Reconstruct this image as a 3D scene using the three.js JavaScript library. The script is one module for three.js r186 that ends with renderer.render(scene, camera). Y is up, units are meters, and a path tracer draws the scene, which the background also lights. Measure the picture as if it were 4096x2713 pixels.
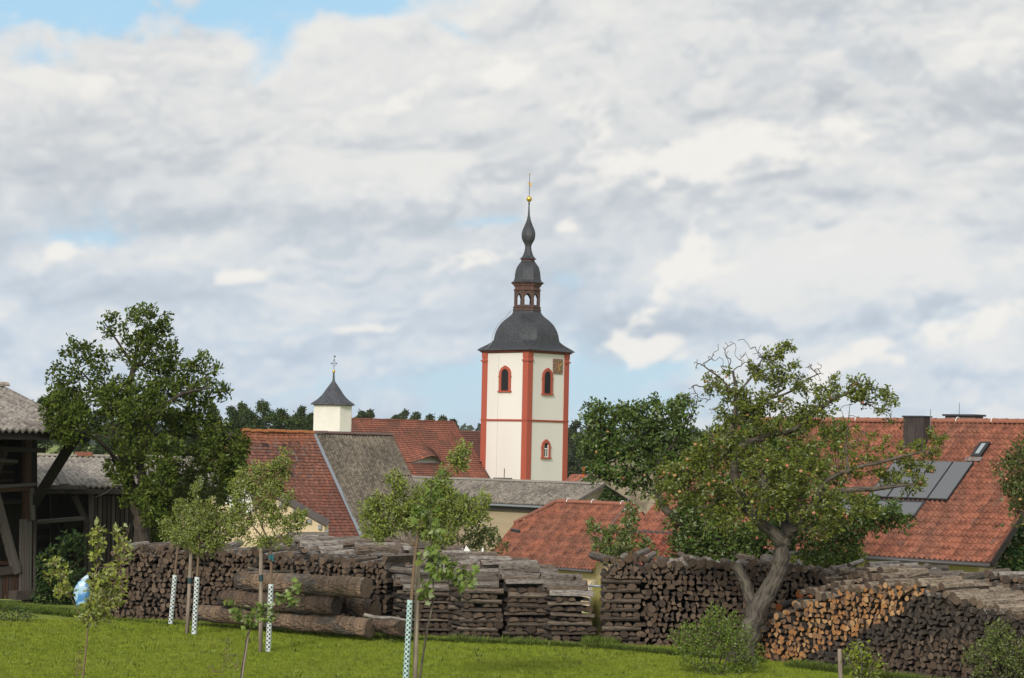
import * as THREE from 'three';
import { mergeGeometries } from 'three/addons/utils/BufferGeometryUtils.js';

// ------------------------------------------------------------------ camera, sky, sun, exposure
const W = 1024, H = 678, F = 2000, EYE = 4.6, PITCH = Math.atan(107 / F), ROLL = 1.2 * Math.PI / 180;
const scene = new THREE.Scene();
const camera = new THREE.PerspectiveCamera(2 * Math.atan(H / 2 / F) * 180 / Math.PI, W / H, 0.5, 9000);
camera.position.set(0, EYE, 0);
camera.rotation.order = 'YXZ';
camera.rotation.set(PITCH, 0, ROLL);
const renderer = new THREE.WebGLRenderer({ antialias: true });
renderer.toneMapping = THREE.LinearToneMapping;
renderer.toneMappingExposure = 1;
scene.fog = new THREE.FogExp2(new THREE.Color(0.78, 0.84, 0.92), 0.00009);
renderer.shadowMap.enabled = true;

const SUN_TO = new THREE.Vector3(-0.30, 0.50, 0.82).normalize();
const sun = new THREE.DirectionalLight(new THREE.Color(1.0, 0.92, 0.84), 2.45);
sun.position.copy(SUN_TO).multiplyScalar(300);
sun.castShadow = true;
sun.shadow.radius = 20;
Object.assign(sun.shadow.camera, { left: -150, right: 150, top: 150, bottom: -150, near: 1, far: 900 });
sun.name = 'sun';
scene.add(sun, sun.target);

// ------------------------------------------------------------------ random numbers and noise
function rng(seed) { let s = seed >>> 0; return () => { s = (s + 0x6d2b79f5) | 0; let t = Math.imul(s ^ (s >>> 15), 1 | s); t = (t + Math.imul(t ^ (t >>> 7), 61 | t)) ^ t; return ((t ^ (t >>> 14)) >>> 0) / 4294967296; }; }
const R0 = rng(7);
const clamp = (x, a = 0, b = 1) => Math.min(b, Math.max(a, x)), lerp = (a, b, t) => a + (b - a) * t;
const sst = (a, b, x) => { const t = clamp((x - a) / (b - a)); return t * t * (3 - 2 * t); };
const HASH = new Float32Array(65536); { const r = rng(99); for (let i = 0; i < 65536; i++) HASH[i] = r() * 2 - 1; }
const h2 = (x, y) => HASH[(Math.imul(x, 374761393) ^ Math.imul(y, 668265263)) >>> 8 & 65535];
const h3 = (x, y, z) => HASH[(Math.imul(x, 374761393) ^ Math.imul(y, 668265263) ^ Math.imul(z, 1274126177)) >>> 9 & 65535];
const fade = (t) => t * t * t * (t * (t * 6 - 15) + 10);
function n2(x, y, per = 0) {
  const xi = Math.floor(x), yi = Math.floor(y), fx = fade(x - xi), fy = fade(y - yi);
  const m = per ? (v) => ((v % per) + per) % per : (v) => v;
  return lerp(lerp(h2(m(xi), m(yi)), h2(m(xi + 1), m(yi)), fx), lerp(h2(m(xi), m(yi + 1)), h2(m(xi + 1), m(yi + 1)), fx), fy);
}
function n3(x, y, z) {
  const xi = Math.floor(x), yi = Math.floor(y), zi = Math.floor(z), fx = fade(x - xi), fy = fade(y - yi), fz = fade(z - zi);
  const l = (k) => lerp(lerp(h3(xi, yi, k), h3(xi + 1, yi, k), fx), lerp(h3(xi, yi + 1, k), h3(xi + 1, yi + 1, k), fx), fy);
  return lerp(l(zi), l(zi + 1), fz);
}
function fbm2(x, y, o, per = 0) { let s = 0, a = 0.5; for (let i = 0; i < o; i++) { s += a * n2(x, y, per); x *= 2; y *= 2; per *= 2; a *= 0.5; } return s; }
function fbm3(x, y, z, o, g = 0.5) { let s = 0, a = 0.5; for (let i = 0; i < o; i++) { s += a * n3(x, y, z); x = x * 2.03 + 11.3; y = y * 2.03 + 4.1; z = z * 2.03 + 7.7; a *= g; } return s; }

// ------------------------------------------------------------------ sky: broken layered cloud, computed by direction
// soft regions of the cloud field: azimuth and elevation in units of 1/2000 rad, radii, slope, amount
const BLUE = [[-430, 420, 190, 26, 0.02, 1.15], [-200, 440, 130, 22, 0.0, 1.0], [-255, 385, 28, 34, -0.3, 0.6], [-480, 375, 50, 26, 0.2, 0.7], [-45, 405, 60, 10, -0.25, 0.36],
  [-18, 234, 62, 10, 0.10, 0.52], [-345, 226, 60, 11, 0.15, 0.50], [-300, 345, 30, 10, 0.3, 0.3], [-500, 310, 30, 16, 0.4, 0.4], [-420, 195, 70, 10, 0, 0.45],
  [190, 92, 140, 10, 0.1, 0.45], [430, 130, 90, 18, 0.05, 0.55], [240, 70, 90, 20, 0.1, 0.5], [40, 75, 120, 26, 0.05, 0.4], [-240, 108, 130, 14, 0, 0.4], [-80, 60, 200, 24, 0, 0.4], [470, 160, 60, 14, 0, 0.3], [-330, 160, 120, 10, 0.1, 0.3], [330, 40, 300, 22, 0, 0.42], [-250, 40, 300, 22, 0, 0.42], [20, 190, 36, 20, 0.2, 0.3], [80, 175, 60, 14, 0.2, 0.35]];
const WHITE = [[-440, 184, 32, 16, 0.1, 0.9], [-275, 158, 40, 11, 0.2, 0.9], [55, 228, 34, 12, 0.3, 0.8], [180, 185, 60, 40, 0.9, 0.75], [130, 110, 70, 22, 0.3, 0.7], [250, 300, 120, 26, 0.12, 0.8], [370, 110, 90, 20, 0.4, 0.9], [-120, 110, 120, 10, 0.1, 0.6], [470, 130, 60, 16, 0.3, 0.6], [-420, 350, 90, 34, 0.1, 0.45], [150, 290, 150, 26, 0.1, 0.5],
  [-30, 190, 50, 22, 0.3, 0.6], [-60, 360, 80, 26, 0.4, 0.5], [-240, 300, 40, 24, 0.5, 0.4], [350, 265, 60, 14, 0.2, 0.5], [60, 330, 60, 30, 0.2, 0.4], [480, 400, 60, 50, 0, 0.5], [-110, 66, 90, 8, 0.05, 0.6], [330, 85, 60, 16, 0.5, 0.6]];
const GREY = [[330, 345, 190, 12, 0.0, 0.75], [170, 262, 110, 12, 0.1, 0.6], [-360, 262, 150, 10, 0.05, 0.45], [420, 265, 110, 14, 0.15, 0.5], [-470, 290, 50, 24, 0.2, 0.5], [-370, 372, 60, 12, 0.2, 0.4], [60, 275, 70, 12, 0.1, 0.35], [110, 215, 80, 20, 0.2, 0.35], [150, 130, 90, 18, 0.2, 0.4], [330, 160, 80, 14, 0.1, 0.5], [-200, 280, 200, 20, 0.05, 0.3], [-180, 210, 120, 14, 0.1, 0.3]];
function blobs(list, a, e, wx, wy) { let s = 0; for (const [x, y, rx, ry, k, w] of list) { const dx = a - x + wx * 30, dy = (e - y) - dx * k + wy * 16; const d = dx * dx / (rx * rx) + dy * dy / (ry * ry); if (d < 9) s += w * Math.exp(-d); } return s; }
function skyColor(x, y, z) {
  const az = Math.atan2(x, -z) * F, el = Math.asin(clamp(y, -1, 1)) * F;
  const near = Math.exp(-((az / 800) ** 2) - ((el - 210) / 460) ** 2), X = x * F, Y = y * F - 0.13 * x * F * near, Z = z * F;
  const w1 = fbm3(X / 150 + 3, y * F / 80, Z / 150 + 1.5, 5), w2 = fbm3(X / 150, y * F / 80 + 9, Z / 150 + 4.5, 5);
  const fx = w1 * 1.7, fy = w2 * 1.7;
  const dens = (o) => { let s = 0, a = 0.62, px = (X + w1 * 30) / 245 + 2.7, py = (Y + o + w2 * 24) / 140 + 4.35, pz = Z / 245; for (let i = 0; i < 6; i++) { const n = n3(px, py, pz); s += a * (i === 0 ? n * 0.9 : 0.55 * n + 0.9 * (Math.abs(n) - 0.25)); px = px * 2.07 + 9.1; py = py * 2.0 + 3.3; pz = pz * 2.07 + 5.7; a *= 0.56; } return s; };
  const d0 = dens(0), rel = (d0 - dens(6)) * 2.4 + (d0 - dens(20)) * 1.7;
  const fine = fbm3(X / 54 + w2, Y / 40 + w1, Z / 54 + 3, 6, 0.62) * 1.25;
  const blue = blobs(BLUE, az, el, fx, fy), white = blobs(WHITE, az, el, fx, fy), grey = blobs(GREY, az, el, fx, fy);
  const up = sst(-20, 330, el);
  const thin = sst(0.25, 0.80, blue * near + 0.35 * sst(-0.05, -0.45, d0) + fine * 0.5 * Math.min(1, blue * near * 2));   // how far the blue shows
  const g = [lerp(0.575, 0.690, up), lerp(0.685, 0.718, up), lerp(0.82, 0.752, up)], w = [0.915, 0.902, 0.878], dk = [lerp(0.48, 0.525, up), lerp(0.58, 0.57, up), lerp(0.71, 0.628, up)];
  const clear = [lerp(0.56, 0.40, up), lerp(0.74, 0.68, up), lerp(0.86, 0.93, up)];
  const lit = clamp(0.09 + rel * 1.10 + d0 * 0.75 + 0.08 * up + fine * 0.20 + 0.24 * sst(-100, 420, az) * near), whites = sst(0.30, 0.72, white * near * 1.0 + fine * 0.62 * Math.min(1, white * near * 2.2) + rel * 0.40 * near), shade = clamp(-rel * 1.10 - d0 * 0.5 - 0.02) + 0.80 * clamp(grey * near * (1 + fine));
  const out = [0, 0, 0];
  for (let c = 0; c < 3; c++) { let v = lerp(g[c], dk[c], clamp(shade)); v = lerp(v, w[c], clamp(0.62 * lit)); v = lerp(v, clear[c], thin * 0.92); out[c] = lerp(v, w[c], whites * 0.9); }
  const toSun = x * SUN_TO.x + y * SUN_TO.y + z * SUN_TO.z, glow = 1 + 1.6 * Math.exp(-(1 - toSun) / 0.10);
  return [out[0] * glow, out[1] * glow * 0.99, out[2] * glow * 0.965];
}
{
  const SW = 4096, SH = 2048, data = new Float32Array(SW * SH * 4);
  const dir = (c, r) => { const a = ((c + 0.5) / SW - 0.5) * 2 * Math.PI, e = ((r + 0.5) / SH - 0.5) * Math.PI; return [Math.cos(a) * Math.cos(e), Math.sin(e), Math.sin(a) * Math.cos(e)]; };
  const put = (c, r, v) => { const o = (r * SW + c) * 4; data[o] = v[0]; data[o + 1] = v[1]; data[o + 2] = v[2]; data[o + 3] = 1; };
  const Q = 8, gw = SW / Q, gh = SH / Q, grid = [];
  for (let j = 0; j <= gh / 2 + 1; j++) { const row = []; for (let i = 0; i < gw; i++) row.push(skyColor(...dir(i * Q, Math.min(SH - 1, SH / 2 + j * Q)))); grid.push(row); }
  const c0 = Math.floor(SW * (0.25 - 24 / 360)), c1 = Math.ceil(SW * (0.25 + 24 / 360)), r1 = SH / 2 + Math.ceil(SH * 20 / 180);
  for (let r = 0; r < SH; r++) for (let c = 0; c < SW; c++) {
    if (r < SH / 2) { put(c, r, [0.10, 0.12, 0.07]); continue; }
    const gy = (r - SH / 2) / Q, gx = c / Q, j = Math.floor(gy), i = Math.floor(gx), fy = gy - j, fx = gx - i, a = grid[j][i], b = grid[j][(i + 1) % gw], d = grid[j + 1][i], e = grid[j + 1][(i + 1) % gw];
    let v = [0, 1, 2].map((k) => lerp(lerp(a[k], b[k], fx), lerp(d[k], e[k], fx), fy));
    if (c >= c0 && c <= c1 && r <= r1) { const f = sst(0, 30, Math.min(c - c0, c1 - c, r1 - r)), s = skyColor(...dir(c, r)); v = v.map((q, k) => lerp(q, s[k], f)); }
    put(c, r, v);
  }
  const sky = new THREE.DataTexture(data, SW, SH, THREE.RGBAFormat, THREE.FloatType);
  sky.mapping = THREE.EquirectangularReflectionMapping; sky.magFilter = THREE.LinearFilter; sky.minFilter = THREE.LinearFilter; sky.needsUpdate = true;
  scene.background = sky; scene.environment = sky;
}

// ------------------------------------------------------------------ surveying: photo direction and distance -> place
const V = (x, y, z) => new THREE.Vector3(x, y, z);
camera.updateMatrixWorld(true);
const AX = V(1, 0, 0).applyQuaternion(camera.quaternion), AY = V(0, 1, 0).applyQuaternion(camera.quaternion), AZ = V(0, 0, -1).applyQuaternion(camera.quaternion);
function ray(px, py) { return AZ.clone().addScaledVector(AX, (px - W / 2) / F).addScaledVector(AY, (H / 2 - py) / F); }
function P(px, py, D) { const r = ray(px, py); return V(0, EYE, 0).addScaledVector(r, D / -r.z); }
function G(px, py, y = 0) { const r = ray(px, py); return V(0, EYE, 0).addScaledVector(r, (y - EYE) / r.y); }
function proj(p) { const q = p.clone().sub(V(0, EYE, 0)), d = q.dot(AZ); return [W / 2 + F * q.dot(AX) / d, H / 2 - F * q.dot(AY) / d]; }
function hitPlane(px, py, o, n) { const r = ray(px, py), e = V(0, EYE, 0); return e.addScaledVector(r, o.clone().sub(V(0, EYE, 0)).dot(n) / r.dot(n)); }
function along(p, d, px) { let a = -60, b = 60; const f = (t) => proj(p.clone().addScaledVector(d, t))[0] - px, s = Math.sign(f(b) - f(a)); for (let i = 0; i < 50; i++) { const m = (a + b) / 2; if (f(m) * s > 0) b = m; else a = m; } return (a + b) / 2; }

// ------------------------------------------------------------------ things, parts, labels
const taken = {};
function numbered(n) { taken[n] = (taken[n] ?? -1) + 1; return taken[n] ? n + '_' + String(taken[n]).padStart(3, '0') : n; }
function tag(o, label, category, group) { Object.assign(o.userData, { label, category }); if (group) o.userData.group = group; return o; }
function thing(name, label, category, p = V(0, 0, 0), turn = 0, group) {
  const o = new THREE.Group(); o.name = numbered(name); o.position.copy(p); o.rotation.y = turn; scene.add(o); o.updateMatrixWorld(true);
  return tag(o, label, category, group);
}
function obj(name, geos, m, parent) {
  const list = Array.isArray(geos) ? geos : [geos], g = list.length === 1 ? list[0] : mergeGeometries(list.map((q) => (q.index ? q.toNonIndexed() : q)));
  const o = new THREE.Mesh(g, m); o.castShadow = o.receiveShadow = true;
  o.name = parent ? name : numbered(name); (parent || scene).add(o); return o;
}
function struct(name, geos, m) { const o = obj(name, geos, m); o.userData.kind = 'structure'; return o; }

// ------------------------------------------------------------------ geometry helpers
function bx(w, h, d, x = 0, y = 0, z = 0, ry = 0) { const g = new THREE.BoxGeometry(w, h, d); if (ry) g.rotateY(ry); g.translate(x, y, z); return g; }
function beam(a, b, w, h, up = V(0, 1, 0)) { // box from a to b
  const d = b.clone().sub(a), L = d.length(); d.normalize(); const s = d.clone().cross(Math.abs(d.dot(up)) > 0.97 ? V(0, 0, 1) : up).normalize(), u = s.clone().cross(d);
  const g = new THREE.BoxGeometry(w, h, L); g.applyMatrix4(new THREE.Matrix4().makeBasis(s, u, d.clone().negate()).setPosition(a.clone().add(b).multiplyScalar(0.5))); return g;
}
function tris(pos, uv, col) { const g = new THREE.BufferGeometry(); g.setAttribute('position', new THREE.Float32BufferAttribute(pos, 3)); g.setAttribute('uv', new THREE.Float32BufferAttribute(uv, 2)); if (col) g.setAttribute('color', new THREE.Float32BufferAttribute(col, 3)); g.computeVertexNormals(); return g; }
class TB { // collects quads
  constructor(c) { this.p = []; this.u = []; this.c = c ? [] : null; }
  tri(a, b, c, ua, ub, uc, col) { for (const q of [a, b, c]) this.p.push(q.x, q.y, q.z); this.u.push(...ua, ...ub, ...uc); if (this.c) for (let i = 0; i < 3; i++) this.c.push(...col); }
  quad(a, b, c, d, ua, ub, uc, ud, col) { this.tri(a, b, c, ua, ub, uc, col); this.tri(a, c, d, ua, uc, ud, col); }
  geo() { return tris(this.p, this.u, this.c); }
}
// solid from a polygon in 3-D pushed by a vector
function slab(pts, push) {
  const t = new TB(), n = pts.length, q = pts.map((p) => p.clone().add(push)), c = pts.reduce((s, p) => s.add(p), V(0, 0, 0)).multiplyScalar(1 / n), cq = c.clone().add(push);
  const e = pts[1].clone().sub(pts[0]).normalize(), nn = e.clone().cross(pts[n - 1].clone().sub(pts[0])).normalize(), f = nn.clone().cross(e), uv = (p) => [p.dot(e), p.dot(f)];
  for (let i = 0; i < n; i++) { const j = (i + 1) % n; t.tri(pts[i], pts[j], c, uv(pts[i]), uv(pts[j]), uv(c)); t.tri(q[j], q[i], cq, uv(q[j]), uv(q[i]), uv(cq)); t.quad(pts[j], pts[i], q[i], q[j], [0, 0], [pts[i].distanceTo(pts[j]), 0], [pts[i].distanceTo(pts[j]), 1], [0, 1]); }
  return t.geo();
}
// swept round limb with radius at each point
function sweep(pts, rad, sides = 7, rough = 0, seed = 1, caps = true) {
  const r = rng(seed), t = new TB(), rings = []; let side = V(0.3, 0.1, 1), len = 0;
  for (let i = 0; i < pts.length; i++) {
    const d = pts[Math.min(i + 1, pts.length - 1)].clone().sub(pts[Math.max(i - 1, 0)]).normalize();
    side = side.clone().addScaledVector(d, -side.dot(d)); if (side.lengthSq() < 1e-6) side = V(1, 0, 0).addScaledVector(d, -d.x); side.normalize(); const up = d.clone().cross(side), ring = [];
    if (i) len += pts[i].distanceTo(pts[i - 1]);
    for (let k = 0; k < sides; k++) { const a = k / sides * 2 * Math.PI, q = rad[i] * (1 + rough * (r() - 0.5)); ring.push(pts[i].clone().addScaledVector(side, Math.cos(a) * q).addScaledVector(up, Math.sin(a) * q)); }
    rings.push([ring, len]);
  }
  for (let i = 0; i + 1 < rings.length; i++) for (let k = 0; k < sides; k++) { const [A, la] = rings[i], [B, lb] = rings[i + 1], k2 = (k + 1) % sides, c = 6.28 * rad[0] / sides; t.quad(A[k], A[k2], B[k2], B[k], [k * c, la], [(k + 1) * c, la], [(k + 1) * c, lb], [k * c, lb]); }
  if (caps) for (const [e, f] of [[0, 1], [rings.length - 1, 0]]) { const [A] = rings[e]; for (let k = 0; k < sides; k++) { const a = A[k], b = A[(k + 1) % sides]; f ? t.tri(pts[e], b, a, [0, 0], [0.1, 0], [0, 0.1]) : t.tri(pts[e], a, b, [0, 0], [0.1, 0], [0, 0.1]); } }
  const g = t.geo(); return g;
}
function smooth(g) { // shared normals
  const p = g.attributes.position, m = new Map(), n = g.attributes.normal, key = (i) => Math.round(p.getX(i) * 2000) + ',' + Math.round(p.getY(i) * 2000) + ',' + Math.round(p.getZ(i) * 2000);
  for (let i = 0; i < p.count; i++) { const k = key(i), v = m.get(k) || V(0, 0, 0); v.add(V(n.getX(i), n.getY(i), n.getZ(i))); m.set(k, v); }
  for (let i = 0; i < p.count; i++) { const v = m.get(key(i)).clone().normalize(); n.setXYZ(i, v.x, v.y, v.z); } return g;
}
function curve(pts, n) { return new THREE.CatmullRomCurve3(pts).getPoints(n); }

// ------------------------------------------------------------------ materials
function tex(size, fn, srgb = true) {
  const d = new Uint8Array(size * size * 4);
  for (let y = 0; y < size; y++) for (let x = 0; x < size; x++) { const v = fn(x / size, y / size), o = (y * size + x) * 4; for (let c = 0; c < 3; c++) { const l = clamp(v[c] ?? v[0]); d[o + c] = 255 * (srgb ? (l < 0.0031308 ? 12.92 * l : 1.055 * l ** (1 / 2.4) - 0.055) : l); } d[o + 3] = 255; }
  const t = new THREE.DataTexture(d, size, size); t.wrapS = t.wrapT = THREE.RepeatWrapping; t.magFilter = THREE.LinearFilter; t.minFilter = THREE.LinearMipmapLinearFilter; t.generateMipmaps = true; if (srgb) t.colorSpace = THREE.SRGBColorSpace; t.needsUpdate = true; return t;
}
const rep = (t, x, y = x) => { const c = t.clone(); c.repeat.set(x, y); c.needsUpdate = true; return c; };
const mul = (c, k) => [c[0] * k, c[1] * k, c[2] * k], mix3 = (a, b, t) => [lerp(a[0], b[0], t), lerp(a[1], b[1], t), lerp(a[2], b[2], t)];
const plasterT = tex(256, (x, y) => { const v = 0.965 + 0.08 * fbm2(x * 4, y * 4, 5, 4) + 0.10 * Math.min(0, fbm2(x * 26, y * 2, 4, 2)) + 0.03 * n2(x * 70, y * 70, 70); return [v, v * 0.995, v * 0.985]; });
const grain = tex(256, (x, y) => { const v = 0.72 + 0.5 * fbm2(x * 6, y * 6, 5, 6) + 0.25 * n2(x * 64, y * 64, 64); return [v]; });            // mottled
const woodT = tex(256, (x, y) => { const v = 0.72 + 0.55 * fbm2(x * 24 + 0.8 * n2(x * 4, y * 4, 4), y * 3, 4, 0) * 1 + 0.2 * n2(x * 96, y * 6, 0); return [v, v * 0.99, v * 0.97]; });
const barkT = tex(256, (x, y) => { const c = fbm2(x * 18, y * 12, 4, 0), l = sst(0.1, 0.35, fbm2(x * 9 + 4, y * 9, 3, 0)); return mix3(mul([1, 0.97, 0.93], 0.7 + 0.9 * c), [1.1, 1.15, 0.95], l * 0.4); });
const lichen = tex(512, (x, y) => { const a = fbm2(x * 64, y * 64, 3, 64), b = fbm2(x * 44 + 3, y * 44 + 3, 3, 44), c = fbm2(x * 4, y * 4, 3, 4); let v = mul([1, 0.97, 0.93], 0.78 + 0.5 * c); v = mix3(v, [1.35, 1.30, 1.18], sst(0.05, 0.2, a) * 0.55); v = mix3(v, [0.28, 0.26, 0.24], sst(0.09, 0.24, b) * 0.6); return mul(v, 0.7); });
const std = (color, o = {}) => { const m = new THREE.MeshStandardMaterial({ roughness: 0.9, ...o }); m.color.setRGB(...color); return m; };
const plast = (c, sx = 0.1) => std(mul(c, 1.03), { map: rep(plasterT, sx) });
const gmap = (c, sx = 0.5, o = {}) => std(mul(c, 1.25), { map: rep(grain, sx), ...o });
const M = {
  cream: plast([0.80, 0.70, 0.56], 0.12), whiteCream: plast([0.88, 0.82, 0.72], 0.10), beige: plast([0.40, 0.325, 0.215], 0.15), creamWall: plast([0.70, 0.56, 0.365], 0.15), brownWall: gmap([0.26, 0.21, 0.15], 0.3),
  red: plast([0.40, 0.085, 0.048], 0.4), stoneRed: gmap([0.105, 0.062, 0.048], 0.8), slate: gmap([0.042, 0.045, 0.052], 0.9, { roughness: 0.62 }), black: std([0.012, 0.012, 0.013]), gold: std([0.85, 0.52, 0.10], { metalness: 0.85, roughness: 0.32 }), goldPaint: std([0.62, 0.38, 0.09], { roughness: 0.45, metalness: 0.3 }),
  iron: std([0.03, 0.03, 0.035], { roughness: 0.6 }), copper: std([0.04, 0.065, 0.06], { roughness: 0.5 }), glass: std([0.03, 0.035, 0.04], { roughness: 0.08, metalness: 0 }), whitePaint: std([0.78, 0.77, 0.74]),
  zinc: std([0.30, 0.33, 0.36], { roughness: 0.45, metalness: 0.4 }), gutter: std([0.045, 0.04, 0.04], { roughness: 0.5 }), panel: std([0.12, 0.124, 0.132], { roughness: 0.22, metalness: 0.1 }), panelFrame: std([0.018, 0.018, 0.02], { roughness: 0.5 }),
  sheet: gmap([0.05, 0.036, 0.032], 1.2, { roughness: 0.6 }), brick: gmap([0.16, 0.085, 0.06], 2), mortar: std([0.12, 0.11, 0.10]),
  tilePan: std([1, 1, 1], { vertexColors: true, map: rep(grain, 0.7), roughness: 0.85 }), tileOld: std([1.1, 1.1, 1.1], { vertexColors: true, map: rep(grain, 1.6), roughness: 0.9 }), asbestos: std([0.36, 0.335, 0.30], { map: rep(lichen, 0.22), roughness: 0.95 }), asbestosPale: std([0.52, 0.48, 0.43], { map: rep(lichen, 0.3), roughness: 0.95 }), asbestosDark: std([0.25, 0.225, 0.19], { map: rep(lichen, 0.2), roughness: 0.95 }),
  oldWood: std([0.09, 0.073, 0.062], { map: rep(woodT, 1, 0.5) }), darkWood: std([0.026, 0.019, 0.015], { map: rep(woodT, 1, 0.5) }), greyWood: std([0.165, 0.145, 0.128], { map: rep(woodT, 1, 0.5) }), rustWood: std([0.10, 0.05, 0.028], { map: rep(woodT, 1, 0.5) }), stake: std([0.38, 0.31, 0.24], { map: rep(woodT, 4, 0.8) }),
  bark: std([0.115, 0.098, 0.078], { map: rep(barkT, 1.2, 0.6), bumpMap: rep(barkT, 1.2, 0.6), bumpScale: 0.012 }), barkDark: std([0.07, 0.056, 0.042], { map: rep(barkT, 1.2, 0.6) }), twig: std([0.09, 0.07, 0.05]), deadTwig: std([0.105, 0.088, 0.07]), youngBark: std([0.17, 0.115, 0.072]),
};

// ------------------------------------------------------------------ ground
function gh(x, z) {
  const d = -z; let y = -3.4 * sst(54, 86, d) - 1.3 * sst(90, 200, d);
  const hill = sst(700, 1500, d) * (5 + 8 * fbm2(x / 300 + 3, d / 700, 3));
  return y + sst(300, 900, d) * 3 + hill;
}
const lawnTex = tex(512, (x, y) => { const a = fbm2(x * 5, y * 5, 5, 5), b = fbm2(x * 40 + 2, y * 40, 3, 40), c = n2(x * 220, y * 220, 220); return mix3(mul([0.175, 0.232, 0.012], 0.9 + 0.3 * a + 0.3 * b), [0.17, 0.20, 0.03], clamp(0.2 + 0.35 * c + 0.4 * a)); });
const lawnM = std([1, 1, 1], { map: rep(lawnTex, 0.16), roughness: 1 });
{
  const xs = [], zs = []; for (let i = -40; i <= 40; i++) xs.push(Math.sign(i) * (Math.abs(i) * 1.5 + (Math.abs(i) / 40) ** 4 * 3000)); for (let i = 0; i <= 90; i++) zs.push(20 - i * 2 - (i / 90) ** 5 * 3600);
  const p = [], u = [], id = []; for (const z of zs) for (const x of xs) { p.push(x, gh(x, z), z); u.push(x, -z); }
  const n = xs.length; for (let j = 0; j + 1 < zs.length; j++) for (let i = 0; i + 1 < n; i++) { const a = j * n + i; id.push(a, a + 1, a + n, a + 1, a + n + 1, a + n); }
  const g = new THREE.BufferGeometry(); g.setAttribute('position', new THREE.Float32BufferAttribute(p, 3)); g.setAttribute('uv', new THREE.Float32BufferAttribute(u, 2)); g.setIndex(id); g.computeVertexNormals();
  struct('ground', g, lawnM);
}

// ------------------------------------------------------------------ roof coverings: O top corner, s along the ridge, d down the slope
function cover(kind, O, s, d, Wd, Hd, o = {}) {
  const t = new TB(true), r = rng(o.seed || 5), n = s.clone().cross(d).normalize(); if (n.y < 0) n.negate();
  const lift = o.lift || (() => 0), keep = o.keep || (() => true), at = (a, b, h, bc = b) => O.clone().addScaledVector(s, a).addScaledVector(d, b).addScaledVector(n, h + lift(a, b, bc));
  const S = { pan: { tw: 0.195, g: 0.335, k: 5, th: 0.032, amp: 0.06 }, plain: { tw: 0.18, g: 0.16, k: 1, th: 0.022, amp: 0 }, nave: { tw: 0.18, g: 0.27, k: 1, th: 0.06, amp: 0 }, wave: { tw: 0.177, g: 2.3, k: 6, th: 0.012, amp: 0.026 } }[kind], tw = o.tw || S.tw, gg = o.g || S.g, amp = o.amp ?? S.amp;
  const prof = (f) => (kind === 'pan' ? amp * (f < 0.62 ? 0.15 - 0.6 * Math.sin(f / 0.62 * Math.PI) : 1.1 * Math.sin((f - 0.62) / 0.38 * Math.PI)) : amp * Math.sin(f * 2 * Math.PI));
  const nx = Math.ceil(Wd / tw), ny = Math.ceil(Hd / gg - 0.01), tone = o.tone || (() => [0.3, 0.3, 0.3]);
  for (let j = 0; j < ny; j++) {
    const sag = o.sag || 0;
    for (let i = 0; i < nx; i++) {
      const a0 = i * tw, a1 = Math.min(Wd, a0 + tw), b0 = j * gg, b1 = Math.min(Hd, b0 + gg + (kind === 'wave' ? 0.08 : 0));
      if (!keep((a0 + a1) / 2, (b0 + b1) / 2)) continue;
      const col = tone(i, j, r, a0, b0), tip = (kind === 'plain' ? (r() - 0.5) * 0.016 : kind === 'pan' ? (r() - 0.5) * 0.010 : 0), dy = kind === 'plain' ? (r() - 0.5) * 0.025 : kind === 'pan' ? (r() - 0.5) * 0.012 : 0, sg = sag * fbm2(a0 * 0.7, b0 * 0.4 + 5, 2);
      const rows = kind === 'wave' ? 3 : 1;
      for (let q = 0; q < S.k; q++) {
        const f0 = q / S.k, f1 = (q + 1) / S.k, x0 = lerp(a0, a1, f0), x1 = lerp(a0, a1, f1), h0 = prof(f0) + sg, h1 = prof(f1) + sg;
        for (let w = 0; w < rows; w++) {
          const y0 = lerp(b0, b1, w / rows), y1 = lerp(b0, b1, (w + 1) / rows) + (w === rows - 1 ? dy : 0), th0 = S.th * w / rows + (w ? tip : 0), th1 = S.th * (w + 1) / rows + tip;
          const bc = (b0 + b1) / 2; t.quad(at(x0, y0, h0 + th0 + 0.02, bc), at(x0, y1, h0 + th1 + 0.02, bc), at(x1, y1, h1 + th1 + 0.02, bc), at(x1, y0, h1 + th0 + 0.02, bc), [x0, y0], [x0, y1], [x1, y1], [x1, y0], col);
        }
        const y1 = b1 + dy, th = S.th + tip + 0.02; const bm = (b0 + b1) / 2; t.quad(at(x0, y1, h0 + th, bm), at(x0, y1, h0 - (j === ny - 1 ? 0.03 : 0.01), bm), at(x1, y1, h1 - (j === ny - 1 ? 0.03 : 0.01), bm), at(x1, y1, h1 + th, bm), [x0, 0], [x0, 0.05], [x1, 0.05], [x1, 0], mul(col, kind === 'wave' ? 0.9 : 0.6));  // front edge coloured darker: a painted shadow line below each course
      }
    }
  }
  const g = t.geo(); return kind === 'plain' ? g : g;
}
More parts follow.
